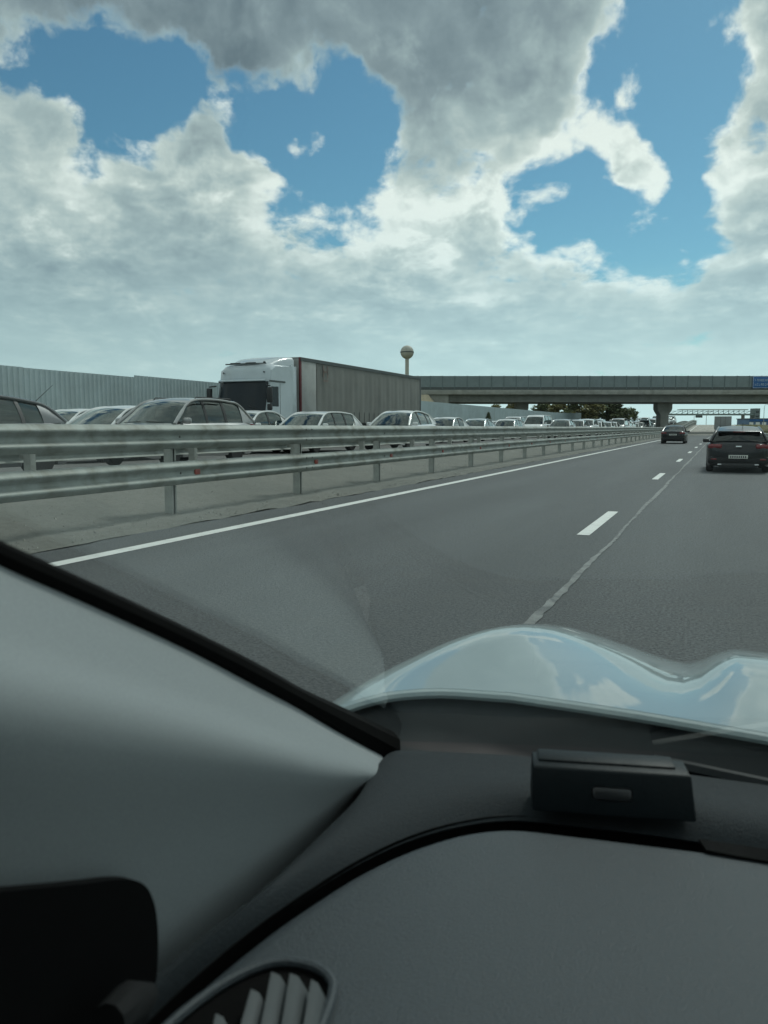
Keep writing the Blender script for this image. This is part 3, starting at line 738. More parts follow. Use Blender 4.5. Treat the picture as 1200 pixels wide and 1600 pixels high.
# --- first row, nearest the camera
y1 = on_lane(XL1 + .88, 118) - 4.15 / 2
t = opp('parked_car', 'dark grey car with rear antenna cut off by the left edge', 'hatch', 'grey', XL1, y1, tint=False, sc=(1, 1, .94))
antenna(t, (-.45, -1.50, 1.33), (-.45, -1.98, 1.72), .008)
y2 = on_lane(XL1 + .88, 398) - 4.6 * .9 / 2
t = opp('parked_car', 'silver grey estate car with roof rails left of the lorry cab', 'estate', 'beige', XL1 + .1, y2, sc=(1, .9, 1))
for s in (-1, 1):
    bm = bmesh.new(); tube(bm, [(s * .58, .1, 1.47), (s * .58, .02, 1.535), (s * .58, -1.45, 1.535), (s * .58, -1.55, 1.46)], .014, 6); link('roof_rail', mesh_of(bm), BLACKP, t)
for s in (-1, 1):
    link('rain_deflector', grid_mesh([[(s * (.665 + d), y, z + d * .2) for y, z in ((.62, 1.30), (.3, 1.385), (0, 1.42), (-.5, 1.435), (-.9, 1.42))] for d in (0, .05)], .004), BLACKP, t)
opp('parked_car', 'white saloon between the dark grey car and the silver estate', 'sedan', 'white', XL2, on_lane(XL2, 188))
opp('parked_car', 'white hatchback roof just peeping out behind the dark grey car', 'hatch', 'white', XL3, on_lane(XL3, 118))
opp('parked_car', 'white saloon tucked between the silver estate and the lorry cab', 'sedan', 'white', XL2 - .1, on_lane(XL2 - .1, 388))
opp('parked_car', 'white estate with dark windscreen in front of the lorry cab', 'estate', 'white', -13.45, on_lane(-13.45, 492), sc=(1, 1, .95))
opp('parked_car', 'white hatchback seen against the lorry trailer near its rear end', 'hatch', 'white', XL1 + .2, on_lane(XL1 + .2, 626))
opp('parked_car', 'first white saloon right of the lorry trailer, with dark side windows', 'sedan', 'white', XL2 + .3, on_lane(XL2 + .3, 697), tint=True)
opp('parked_car', 'pale saloon left of the small dark conifer', 'sedan', 'pale', XL2, on_lane(XL2, 746))
opp('parked_car', 'white estate right of the small dark conifer', 'estate', 'white', XL2, on_lane(XL2, 793))
opp('parked_van', 'white passenger van standing tallest among the queue before the overpass', 'van', 'white', XL2, on_lane(XL2, 840), cat='van')
NAMES = {'white': 'white', 'silver': 'silver', 'grey': 'grey', 'pale': 'pale blue', 'dark': 'dark', 'beige': 'silver grey', 'black': 'black', 'blue': 'blue', 'red': 'red'}
rnd = random.Random(21)
ORD = ['first', 'second', 'third', 'fourth', 'fifth', 'sixth', 'seventh', 'eighth', 'ninth', 'tenth', 'eleventh', 'twelfth', 'thirteenth', 'fourteenth', 'fifteenth',
       'sixteenth', 'seventeenth', 'eighteenth', 'nineteenth', 'twentieth', 'twenty-first', 'twenty-second', 'twenty-third', 'twenty-fourth', 'twenty-fifth', 'twenty-sixth']
SNAME = {'sedan': 'saloon', 'hatch': 'hatchback', 'suv': 'tall crossover', 'estate': 'estate', 'van': 'van'}
def queue(x, ya, yb, lane):
    y = ya; k = 0
    while y < yb and k < len(ORD):
        st = rnd.choice(['sedan', 'hatch', 'suv', 'estate', 'suv', 'sedan', 'van']); c = rnd.choice(['white', 'white', 'white', 'silver', 'pale', 'grey', 'beige', 'dark', 'white'])
        opp('parked_car', '%s %s, %s in the %s queue beyond the white passenger van' % (NAMES[c], SNAME[st], ORD[k], lane), st, c, x + rnd.uniform(-.15, .15), y, far=y > 75, cat='van' if st == 'van' else 'car')
        y += STY[st]['L'] + rnd.uniform(.9, 2.6); k += 1
queue(XL1, 62, 215, 'median-side')
queue(XL2, 75, 215, 'middle-lane')
queue(XL3, 62, 215, 'fence-side')

# --- our carriageway
ph = at_z(1152, 739, 0)
hat = car('hatchback_car', 'dark hatchback with white number plate driving ahead in our lane', 'hatch', 'dark', (ph.x, ph.y + 1.9, 0), 0, None, False, (.895, .95, .825), True, mirror=BLACKP)
link('badge', box_mesh((0, -2.12, .845), (.16, .02, .06), .01), CHROME, hat)
link('spoiler', (lambda bm: (box(bm, (0, -1.66, 1.335), (1.16, .26, .045), Matrix.Rotation(R_(8), 3, 'X'), .018), mesh_of(bm))[1])(bmesh.new()), P_['dark'], hat)
link('high_brake_light', box_mesh((0, -1.795, 1.315), (.32, .02, .025), .005), TAIL, hat)
link('rear_reflector', box_mesh((.66, -2.10, .44), (.16, .03, .05), .01), TAIL, hat); link('rear_reflector', box_mesh((-.66, -2.10, .44), (.16, .03, .05), .01), TAIL, hat)
link('hatch_seam', (lambda bm: (tube(bm, [(-.62, -2.02, .90), (-.60, -2.085, .70), (-.3, -2.10, .665), (.3, -2.10, .665), (.60, -2.085, .70), (.62, -2.02, .90)], .006, 5), mesh_of(bm))[1])(bmesh.new()), BLACKP, hat)
link('diffuser', box_mesh((0, -2.06, .25), (1.05, .1, .12), .02), BLACKP, hat)
for x in (-.5, .5): link('exhaust_tip', box_mesh((x, -2.09, .27), (.12, .12, .05), .015), CHROME, hat)
for k in range(8): link('plate_character', box_mesh((-.2 + .057 * k, -2.119, .52), (.033, .004, .066)), INK, hat)
antenna(hat, (.1, -1.3, 1.40), (.1, -1.5, 1.60), .008)
ps = at_z(1051, 693.5, 0)
sed = car('saloon_car', 'black saloon driving ahead in the left lane beside the guard rail', 'sedan', 'black', (ps.x, ps.y + 2.2, 0), 0, None, False, (1, 1, .92), True)
for k in range(8): link('plate_character', box_mesh((-.2 + .057 * k, -2.319, .73), (.033, .004, .066)), INK, sed)
link('boot_lip', box_mesh((0, -2.23, .985), (1.2, .05, .03), .01), P_['black'], sed)

# small box lorry far ahead
pl = at_z(1128.5, 679.5, 0); ly_ = 118.0
lor = thing('box_lorry', 'small grey box lorry far ahead under the overpass', 'lorry', (pl.x * ly_ / pl.y, ly_, terr(ly_)))
BOXG = mat('box_body', (.24, .25, .245), .6, 0, .1, 1.0, dirt=(.18, .18, .17), dscale=.8, damt=.5)
link('cargo_box', (lambda bm: (box(bm, (0, 1.8, 1.83), (2.2, 4.2, 1.85), None, .03), mesh_of(bm))[1])(bmesh.new()), BOXG, lor)
for s in (-1, 1):
    link('rear_door', box_mesh((s * .53, -.31, 1.83), (1.03, .03, 1.74), .008), BOXG, lor)
    link('lock_rod', bar_mesh((s * .3, -.34, .98), (s * .3, -.34, 2.7), .03, .03), STEELD, lor)
    link('tail_light', box_mesh((s * .9, -.32, .72), (.28, .05, .10), .01), TAIL, lor)
link('cab', (lambda bm: (box(bm, (0, 4.75, 1.25), (1.95, 1.6, 1.6), None, .15), mesh_of(bm))[1])(bmesh.new()), WHITE, lor)
link('chassis', box_mesh((0, 2.2, .72), (.9, 5.6, .22)), STEELD, lor)
link('bumper_bar', box_mesh((0, -.28, .55), (2.0, .08, .14), .01), STEELD, lor)
ty, rm = wheel_meshes(.38, .24)
for y in (.6, 4.7):
    for s in (-1, 1):
        q = link('wheel', ty, RUBBER, lor); q.location = (s * .88, y, .38); q.rotation_euler = (0, 0, 0 if s > 0 else math.pi); link('rim', rm, RIM, q)
for s in (-1, 1): link('mudflap', box_mesh((s * .86, .1, .45), (.34, .02, .5)), BLACKP, lor)

# ------------------------------------------------------------------ articulated lorry in the queue
TX = -16.75                     # near side of the trailer
def tr_y(px): return on_lane(TX, px)
yf, yr = tr_y(470), tr_y(656.6); TL = yr - yf
TZ = hgt(-18, yf)
trk = thing('articulated_lorry', 'white cab articulated lorry with long grimy grey curtain-sided trailer', 'lorry', (TX - 1.27, yf, TZ), math.pi)
TW = 2.54; TH = 4.22 - TZ
TARP = mat('trailer_curtain', (.19, .195, .18), .75, 0, .10, .8, .25, 8, dirt=(.13, .13, .12), dscale=.55, damt=.6)
CABW = mat('cab_paint', (.44, .50, .53), .38, 0, .05, 1.2, coat=.6, dirt=(.30, .33, .34), dscale=1.0, damt=.4)
FRP = mat('trailer_front', (.36, .37, .36), .7, 0, .1, 1, dirt=(.25, .25, .23), damt=.4)
RUST = mat('red_frame', (.11, .018, .022), .6)
# local +y = forward; trailer runs from y=0 back to -TL
def tb(name, c, s, m, bev=0.0, rot=None): return link(name, box_mesh(c, s, bev, rot), m, trk)
tb('trailer_floor', (0, -TL / 2, 1.22), (TW, TL, .16), STEELD)
tb('trailer_roof', (0, -TL / 2, TH - .03), (TW + .04, TL, .06), FRP, .02)
tb('front_bulkhead', (0, -.04, (1.3 + TH - .06) / 2), (TW, .08, TH - 1.37), FRP)
tb('rear_door', (0, -TL + .04, (1.3 + TH - .06) / 2), (TW, .08, TH - 1.37), FRP)
STRAP = box_mesh((0, 0, 0), (.008, .045, .55))
for s in (-1, 1):
    # sagging curtain with soft vertical folds
    rnd = random.Random(8 + s); rows = []
    ph_ = [rnd.uniform(0, 6) for _ in range(6)]
    for r in range(13):
        f = r / 12; row = []
        for k in range(150):
            y = -1.45 - (TL - 1.62) * k / 149
            x = TW / 2 + .008 + (.012 * math.sin(y * 5.2 + ph_[0] + .5 * math.sin(y * 1.3)) + .009 * math.sin(y * 11 + ph_[1])) * (.45 + .55 * math.sin(math.pi * f)) + .016 * math.sin(math.pi * f)
            row.append((s * x, y, 1.16 + (TH - .16 - 1.16) * f))
        rows.append(row)
    link('side_curtain', grid_mesh(rows, .003), TARP, trk)
    tb('front_side_panel', (s * (TW / 2 + .004), -.75, (1.25 + TH - .1) / 2), (.03, 1.30, TH - 1.40), FRP, .004)
    tb('corner_post', (s * (TW / 2 - .02), -.04, (1.2 + TH) / 2), (.08, .13, TH - 1.24), RUST, .01)
    tb('corner_post', (s * (TW / 2 - .02), -TL + .04, (1.2 + TH) / 2), (.11, .16, TH - 1.24), STEELD, .01)
    link('cant_rail', bar_mesh((s * (TW / 2 + .01), 0, TH - .09), (s * (TW / 2 + .01), -TL, TH - .09), .07, .15), STEELD, trk)
    for k in range(22):
        y = -1.7 - (TL - 2.0) * k / 21
        link('curtain_strap', STRAP, BLACKP, trk).location = (s * (TW / 2 + .035), y, 1.40)
    for k, ly2 in enumerate((-TL + 3.2, -TL + 4.55, -TL + 5.9)):
        q = link('wheel', wheel_meshes(.5, .36)[0] if k == 0 and s == -1 else MATS['_tw'], RUBBER, trk); MATS['_tw'] = q.data; q.location = (s * 1.05, ly2, .5)
        q.rotation_euler = (0, 0, 0 if s > 0 else math.pi)
    tb('side_guard', (s * 1.2, -6.2, .75), (.04, 4.2, .12), STEELD, .01); tb('side_guard', (s * 1.2, -6.2, .5), (.04, 4.2, .12), STEELD, .01)
    tb('landing_leg', (s * .9, -3.0, .65), (.14, .14, 1.1), STEELD, .01)
tb('chassis_beam', (-.45, -TL / 2, 1.0), (.14, TL - 1, .3), STEELD); tb('chassis_beam', (.45, -TL / 2, 1.0), (.14, TL - 1, .3), STEELD)
# faded red lettering at the head of the curtain on the visible side
FAD = mat('faded_red_print', (.21, .165, .145), .8, 0, .3, 5)
sv = -1        # local side that faces the median
for (y, z, h_, w_) in ((-2.05, 3.45, .55, .09), (-2.25, 3.45, .09, .42), (-2.45, 3.45, .55, .09), (-2.25, 3.05, .08, .45)):
    link('faded_mark', box_mesh((sv * (TW / 2 + .052), y, z), (.004, w_, h_)), FAD, trk)
# cab
CW = 2.46; cy0, cy1 = .62, 2.75       # back and front of the cab
rows = []
prof = [(cy1 - .02, .55), (cy1 + .04, .75), (cy1 + .05, 1.5), (cy1 + .02, 1.72), (cy1 - .22, 2.70), (cy1 - .28, 2.92), (cy1 - .34, 3.25), (cy1 - .48, 3.42), (cy1 - .75, 3.50), (cy0 + .3, 3.56), (cy0, 3.56)]
for y, z in crom([Vector((a, b, 0)) for a, b in prof], 3) if False else [(a, b) for a, b in prof]:
    rr = []
    for t in [-1, -.985, -.93, -.8, -.4, 0, .4, .8, .93, .985, 1]:
        rr.append((t * CW / 2, y - (.14 * max(0, abs(t) - .8) / .2) ** 1.0 * (1 if y > cy1 - .5 else .0) - .05 * t * t, z - (.10 * max(0, abs(t) - .8) / .2 if z > 3.3 else 0)))
    rows.append(rr)
bm = bmesh.new(); bm.from_mesh(grid_mesh(rows, 0)); bm.verts.ensure_lookup_table(); m_ = 11
n_ = len(rows)
for e in (0, m_ - 1):
    loop = [bm.verts[i * m_ + e] for i in range(n_)]
    a = bm.verts.new((rows[0][e][0], cy0, .55)); bm.verts.ensure_lookup_table(); bm.faces.new(loop + [a])
link('cab_shell', mesh_of(bm, auto=40), CABW, trk)
tb('cab_back', (0, cy0 + .02, 2.05), (CW - .02, .06, 2.98), CABW, .01)
DKG = mat('windscreen_dark', (.010, .017, .022), .22, 0, .1, 2, spec=.3)
rows = []
for f in (0, .25, .5, .75, 1):
    y = cy1 + .045 - .262 * f; z = 1.60 + 1.18 * f
    rows.append([(t * CW / 2 * .955, y - .05 * t * t + .016 - .10 * max(0, abs(t) - .86) / .14, z) for t in [-1, -.93, -.86, -.5, 0, .5, .86, .93, 1]])
link('windscreen', grid_mesh(rows, .006), DKG, trk)
tb('sun_visor', (0, cy1 - .19, 2.83), (CW * .90, .16, .04), CABW, .015, Matrix.Rotation(R_(-24), 3, 'X'))
for s in (-1, 1):
    X = s * (CW / 2 + .002)
    link('side_window', pyd([(X, cy1 - .34, 1.78), (X, cy1 - .44, 2.58), (X, cy1 - 1.02, 2.60), (X, cy1 - 1.02, 1.78)], [(0, 1, 2, 3)]), DKG, trk)
    link('door_seam', bar_mesh((X, cy1 - 1.14, .9), (X, cy1 - 1.14, 2.75), .012, .014), STEELD, trk)
    link('drip_rail', bar_mesh((X, cy1 - .34, 2.80), (X, cy1 - 1.55, 2.80), .03, .07), STEELD, trk)
    tb('mirror', (s * (CW / 2 + .22), cy1 + .02, 2.22), (.22, .16, .62), BLACKP, .05)
    tb('mirror', (s * (CW / 2 + .22), cy1 + .02, 1.74), (.2, .15, .26), BLACKP, .05)
    link('mirror_arm', bar_mesh((s * (CW / 2 - .02), cy1 - .15, 2.62), (s * (CW / 2 + .24), cy1 + .02, 2.58), .05, .05), BLACKP, trk)
    tb('headlight', (s * .92, cy1 + .03, .82), (.42, .10, .24), HEADL, .04)
    tb('side_fairing', (s * (CW / 2 - .03), cy0 - .14, 2.15), (.05, .50, 2.7), CABW, .015)
    tb('step', (s * (CW / 2 - .06), cy1 - .75, .62), (.12, .6, .1), BLACKP, .02)
    for y in (cy1 - 1.35 + .35, -1.0):
        q = link('wheel', MATS['_tw'], RUBBER, trk); q.location = (s * 1.03, y, .5); q.rotation_euler = (0, 0, 0 if s > 0 else math.pi)
    q = link('tank', box_mesh((s * 1.0, .35, .75), (.4, .9, .55), .08), STEELD, trk)
rows = []
for f in [k / 8 for k in range(9)]:
    y = cy1 - .62 - (cy1 - .62 - cy0 + .25) * f; zt = 3.50 + .42 * math.sin(f * math.pi / 2); ww = CW / 2 * (.80 + .16 * f)
    rows.append([(-ww, y, 3.40), (-ww * .99, y, zt - .14), (-ww * .90, y, zt - .03), (-ww * .5, y, zt), (0, y, zt + .01), (ww * .5, y, zt), (ww * .90, y, zt - .03), (ww * .99, y, zt - .14), (ww, y, 3.40)])
link('roof_fairing', grid_mesh(rows, .02), CABW, trk)
tb('light_bar', (0, cy1 - .50, 3.52), (CW * .80, .06, .05), STEELD, .01)
for x in (-.9, -.25, .5): tb('roof_lamp', (x, cy1 - .50, 3.55), (.5 if x > -.5 else .1, .06, .05 if x > -.5 else .09), BLACKP, .02)
for x in (-.98, .98): tb('marker_lamp', (x, cy1 - .33, 3.16), (.06, .05, .05), BLACKP, .01)
tb('grille', (0, cy1 + .06, 1.22), (1.5, .04, .5), BLACKP, .02)
tb('bumper', (0, cy1 + .02, .58), (CW, .30, .36), CABW, .08)
tb('tractor_chassis', (0, .4, .85), (.9, 5.0, .22), STEELD)
for k in range(3): link('windscreen_wiper', bar_mesh((-.9 + k * .6, cy1 + .075, 1.66), (-.45 + k * .6, cy1 + .06, 1.80), .02, .02), BLACKP, trk)
# ------------------------------------------------------------------ far surroundings
def far_pt(px, d, z=None):
    p = CP + Vector((C_F.x, C_F.y, 0)).normalized() * d + C_R * ((px - 600) / FPX * d)
    p.z = hgt(p.x, p.y) if z is None else z; return p
def zpx(py, d): return H + (668 - py) * d / FPX / math.cos(PITCH) ** 0
# ball-topped water tower
wd = 190.0; p = far_pt(635.5, wd); zc = zpx(553, wd); rr = 10.3 * wd / FPX
wt_ = thing('water_tower', 'ball-topped water tower on a thin mast behind the lorry trailer', 'water tower', tuple(p))
TANK = mat('tank_paint', (.42, .41, .36), .6, 0, .1, .6, dirt=(.28, .25, .2), dscale=.5, damt=.5)
bm = bmesh.new(); lathe(bm, [(.001, zc - p.z + rr)] + [(rr * math.sin(a), zc - p.z + rr * math.cos(a)) for a in [math.pi * k / 16 for k in range(1, 15)]] + [(.62, zc - p.z - rr * .96)], 28, 'Z'); link('tank', mesh_of(bm), TANK, wt_)
bm = bmesh.new(); lathe(bm, [(.55, -.3), (.5, 6), (.45, zc - p.z - rr * .9)], 16, 'Z'); link('mast', mesh_of(bm), TANK, wt_)
bm = bmesh.new(); lathe(bm, [(rr * 1.0, zc - p.z - .12), (rr * 1.035, zc - p.z - .1), (rr * 1.035, zc - p.z + .1), (rr * 1.0, zc - p.z + .12)], 28, 'Z'); link('girth_band', mesh_of(bm), STEELD, wt_)
# covered footbridge
fd = 255.0; a0 = far_pt(1055, fd, 0); fb_m = fd / FPX
fb = thing('footbridge', 'covered grey footbridge with a stair tower at each end beyond the overpass', 'footbridge', (a0.x, a0.y, 0), OVRZ)
FBM = mat('footbridge_steel', (.20, .25, .235), .6, .2, .1, .5)
CANO = mat('canopy_sheet', (.50, .54, .51), .5, 0, .06, .3)
def fx(px): return (px - 1055) * fb_m
def fbox(name, px0, px1, y0, y1, py0, py1, m, bev=0): 
    za, zb = zpx(py1, fd), zpx(py0, fd)
    return link(name, box_mesh(((fx(px0) + fx(px1)) / 2, (y0 + y1) / 2, (za + zb) / 2), (fx(px1) - fx(px0), y1 - y0, zb - za), bev), m, fb)
fbox('deck', 1034, 1178, 0, 3, 646.6, 649.2, FBM)
fbox('canopy', 1060, 1164, -.3, 3.3, 639.6, 641.0, CANO, .05)
for px in range(1062, 1165, 8): fbox('canopy_post', px, px + .7, .0, .15, 641, 646.7, FBM)
for k in range(17): 
    x0 = fx(1036 + k * 8.2); link('truss_brace', bar_mesh((x0, .02, zpx(646.6, fd)), (x0 + 8.2 * fb_m, .02, zpx(642.8, fd)), .12, .12), FBM, fb)
fbox('hand_rail', 1034, 1178, .0, .1, 642.4, 643.0, FBM)
for a, b, t_ in ((1029.5, 1036.5, 635.5), (1174.5, 1182.5, 638.5)):
    fbox('stair_tower', a, b, -.2, 3.2, t_, 690, mat('tower_cladding', (.17, .20, .20), .7, 0, .1, .5))
    for k in range(3): fbox('tower_window', a + 1.6, b - 1.6, -.26, -.19, t_ + 4 + k * 7, t_ + 7 + k * 7, GLASS_T)
fbox('column', 1158.6, 1161.2, .8, 2.2, 649, 690, CONCRETE)
# petrol station canopy
pc = far_pt(1026, 235); pst = thing('petrol_station', 'low building with a pinkish red canopy left of the overpass pier', 'building', tuple(pc), OVRZ)
k = 235 / FPX
z0 = zpx(660, 235) - pc.z; z1 = zpx(655.5, 235) - pc.z
link('canopy', box_mesh((0, 3, (z0 + z1) / 2), (22 * k, 7, z1 - z0), .05), mat('canopy_red', (.60, .22, .17), .5, 0, .08, .4), pst)
for x in (-9.5, 9.5): link('canopy_post', box_mesh((x * k, 1, z0 / 2 - .5), (.3, .3, z0 + 1.0)), WHITE, pst)
link('kiosk', box_mesh((2, 6, z0 / 2 - .5), (14 * k, 4, z0 + .9), .02), WHITE, pst)
link('kiosk_window', box_mesh((2, 3.97, z0 / 2 + .2), (11 * k, .05, z0 * .5)), GLASS_T, pst)
# blue building on the right
pb = far_pt(1196, 240); blb = thing('roadside_building', 'blue and white roadside building at the right edge under the overpass', 'building', tuple(pb), OVRZ); k = 240 / FPX
hb_ = zpx(655, 240) - pb.z
link('wall', box_mesh((0, 4, hb_ / 2 - .4), (60 * k, 8, hb_ + .8), .02), mat('building_blue', (.10, .17, .27), .6, 0, .1, .5), blb)
link('roof', box_mesh((0, 4, hb_ + .12), (62 * k, 8.6, .25), .03), STEELD, blb)
link('fascia', box_mesh((0, -.12, hb_ - .35), (58 * k, .16, .6)), BLUE, blb)
for i in range(6): link('window', box_mesh((-26 * k + i * 10 * k, -.05, hb_ * .42), (6 * k, .08, hb_ * .4)), WHITE, blb)
# lamp posts and a small sign on the far road
def lamp_post(px, d, label, h_=9):
    p = far_pt(px, d); t = thing('street_lamp', label, 'street lamp', tuple(p), 0, 'street lamps beyond the overpass')
    bm = bmesh.new(); tube(bm, [(0, 0, -.3), (0, 0, h_ - .8), (.2, 0, h_ - .25), (1.3, 0, h_)], [.1, .07, .06, .05], 7); link('pole', mesh_of(bm), ZINC_P, t)
    link('lamp_head', box_mesh((1.55, 0, h_ - .02), (.6, .22, .1), .03), STEELD, t)
lamp_post(1100, 250, 'thin street lamp just left of the distant box lorry', 5.2); lamp_post(1189, 228, 'thin street lamp at the blue building on the right', 6.5)
p = far_pt(1081, 225); t = thing('gantry_sign', 'small dark sign on a bent pole over the crest of the road', 'road sign', tuple(p))
bm = bmesh.new(); tube(bm, [(0, 0, -.4), (0, 0, zpx(651, 225) - p.z), (1.6, .6, zpx(651, 225) - p.z)], .08, 7); link('pole', mesh_of(bm), ZINC_P, t)
link('plate', box_mesh((1.3, .4, zpx(651, 225) - p.z), (2.0, .08, .7), .02, Matrix.Rotation(OVRZ, 3, 'Z')), STEELD, t)

# trees
LEAVES = []
for nm, c in (('leaf_dark', (.09, .115, .055)), ('leaf_olive', (.16, .155, .065)), ('leaf_green', (.115, .14, .065))):
    m = bpy.data.materials.new(nm); m.use_nodes = True; t_ = NT(m.node_tree); b = t_.n['Principled BSDF']
    pos = t_.n.new('ShaderNodeNewGeometry').outputs['Position']; nz = t_.noise(pos, .9, 4, .6); rn = t_.n.new('ShaderNodeNewGeometry').outputs['Random Per Island']
    cc = t_.mix(t_.mr(nz, .35, .65), tuple(x * .6 for x in c), tuple(x * 1.35 for x in c)); cc = t_.mix(t_.m('MULTIPLY', rn, .45), cc, (c[0] * 1.9, c[1] * 1.7, c[2] * 1.2))
    t_.l.new(cc, b.inputs['Base Color']); b.inputs['Roughness'].default_value = .7; LEAVES.append(m)
BARK = mat('bark', (.09, .07, .05), .9, 0, .3, 6, .6, 20)
def crown_mesh(seed, rx, rz, n=2600, leaf=.24):
    r = random.Random(seed); bl = []
    for _ in range(15):
        a = r.uniform(0, 6.28); q = r.uniform(0, .75); zz = r.uniform(-.75, .8); bl.append((Vector((math.cos(a) * q * rx * (1 - .3 * abs(zz)), math.sin(a) * q * rx * (1 - .3 * abs(zz)), zz * rz)), r.uniform(.28, .5) * rx))
    vs, fs = [], []
    for _ in range(n):
        c, br = r.choice(bl); d = Vector((r.gauss(0, 1), r.gauss(0, 1), r.gauss(0, 1))).normalized() * br * r.uniform(.55, 1.08); d.z *= .8
        p = c + d; u = Vector((r.gauss(0, 1), r.gauss(0, 1), r.gauss(0, .6))).normalized(); v_ = u.cross(Vector((r.gauss(0, 1), r.gauss(0, 1), r.gauss(0, 1)))).normalized(); s = leaf * r.uniform(.6, 1.5)
        i = len(vs); vs += [p - u * s, p + v_ * s * .6, p + u * s, p - v_ * s * .6]; fs.append((i, i + 1, i + 2, i + 3))
    return pyd(vs, fs)
CROWNS = [crown_mesh(31 + i, 2.6, 2.4) for i in range(4)]
def trunk_mesh(seed, h_):
    r = random.Random(seed); bm = bmesh.new(); tube(bm, [(0, 0, -.4), (.05, 0, h_ * .35), (-.05, .06, h_ * .62), (.1, 0, h_)], [.17, .13, .1, .03], 8)
    for k in range(7):
        a = r.uniform(0, 6.28); z = h_ * r.uniform(.35, .75); e = Vector((math.cos(a), math.sin(a), r.uniform(.4, .9))) * r.uniform(1.0, 2.0)
        tube(bm, [(0, 0, z), tuple(Vector((0, 0, z)) + e * .5), tuple(Vector((0, 0, z)) + e)], [.07, .05, .015], 6)
    return mesh_of(bm)
TRUNKS = [trunk_mesh(k, 5.0) for k in range(2)]
TREES = [(772, 152, 630, 26, 'first small bush-like tree over the fence, left of the middle pier'), (795, 150, 625, 34, 'olive-green tree just left of the middle overpass pier'), (842, 158, 626, 34, 'olive-green tree just right of the middle overpass pier'),
         (868, 150, 628, 32, 'dark round tree second right of the middle pier'), (892, 154, 622, 44, 'tall rounded tree behind the end of the grey fence'),
         (920, 148, 618, 50, 'big olive-green tree, tallest in the row under the overpass'), (950, 152, 622, 50, 'broad dark green tree right of the tallest olive-green tree'),
         (972, 160, 636, 30, 'low dark tree at the right end of the tree row'), (986, 172, 636, 20, 'thin sparse tree standing alone right of the tree row')]
for i, (px, d, ptop, wpx, lab) in enumerate(TREES):
    p = far_pt(px, d); top = zpx(ptop, d) - p.z; wr_ = wpx * d / FPX / 2 * 1.15
    t = thing('tree', lab, 'tree', tuple(p), random.uniform(0, 6.28), 'trees beyond the fence')
    tk = link('trunk', TRUNKS[i % 2], BARK, t); tk.scale = (1, 1, top * .8 / 5)
    cr = link('crown', CROWNS[i % 4], LEAVES[(1, 1, 0, 1, 2, 1, 0, 0, 2)[i]], t); hc = min(top * .85, wr_ * 2.3) / 2
    cr.scale = (wr_ / 2.6, wr_ / 2.6, hc / 2.9); cr.location = (0, 0, top - hc)
# small conifer before the fence
pc_ = at_x(763, 668, -23.0); p = Vector((-23.0, pc_.y, hgt(-22.9, pc_.y))); top = zpx(644.5, (pc_ - CP).dot(C_F)) - p.z
t = thing('conifer', 'small dark conifer standing before the fence among the white cars', 'tree', tuple(p))
r = random.Random(4); vs, fs = [], []
for _ in range(1500):
    f = r.random() ** .8; rad = (1 - f) * .95 * r.uniform(.35, 1.08) + .04; a = r.uniform(0, 6.28); c = Vector((math.cos(a) * rad, math.sin(a) * rad, .25 + f * (top - .25))); u = Vector((math.cos(a), math.sin(a), -.35)) * .16; v_ = Vector((-math.sin(a), math.cos(a), 0)) * .045
    i = len(vs); vs += [c - u, c + v_, c + u, c - v_]; fs.append((i, i + 1, i + 2, i + 3))
link('crown', pyd(vs, fs), LEAVES[0], t)
bm = bmesh.new(); tube(bm, [(0, 0, -.2), (0, 0, top * .95)], [.09, .015], 7); link('trunk', mesh_of(bm), BARK, t)
# scrubby grass on the right verge
r = random.Random(14); vs, fs = [], []
for _ in range(9000):
    y = r.uniform(25, 200); x = 3.9 + abs(r.gauss(0, 2.6)); z = terr(y) + .02; a = r.uniform(0, 3.14); h_ = r.uniform(.08, .38); w_ = .02
    i = len(vs); vs += [(x - w_ * math.cos(a), y - w_ * math.sin(a), z), (x + w_ * math.cos(a), y + w_ * math.sin(a), z), (x + r.uniform(-.08, .08), y + r.uniform(-.08, .08), z + h_)]; fs.append((i, i + 1, i + 2))
tag(link('dry_grass', pyd(vs, fs), mat('dry_grass_blades', (.20, .18, .075), .8, 0, .3, 3)), 'dry yellowish grass along the right verge', 'grass', kind='stuff')

# ------------------------------------------------------------------ our own car, seen from its seat
own = thing('own_car', 'pale car we sit in, with bonnet, dashboard and grey pillar trim', 'car', (0, 0, 0))
XC = .42                                         # centre plane of the car
PAINT = paint('pale_silver_blue', (.36, .435, .445), .15); _b = PAINT.node_tree.nodes['Principled BSDF']; _b.inputs['Coat Weight'].default_value = 1.0; _b.inputs['Coat IOR'].default_value = 1.75; _b.inputs['Coat Roughness'].default_value = .0
TRIM = mat('pillar_trim', (.285, .312, .322), .95, 0, .07, 600, .06, 800)
DASH = mat('dash_plastic', (.036, .046, .053), .60, 0, .22, 420, .25, 520, spec=.5)
DASH2 = mat('dash_shelf', (.019, .025, .029), .75, 0, .22, 420, .25, 520, spec=.3)
SEAL = mat('rubber_seal', (.003, .003, .003), .9, spec=.1)
COWLM = mat('cowl_plastic', (.006, .010, .012), .4, 0, .1, 6, spec=.35)
DARKI = mat('dark_trim', (.006, .0065, .007), .85, spec=.25)
def part(name, me, m, parent=None): return link(name, me, m, parent or own)
ZD = H - .335                                    # top of the dash pad
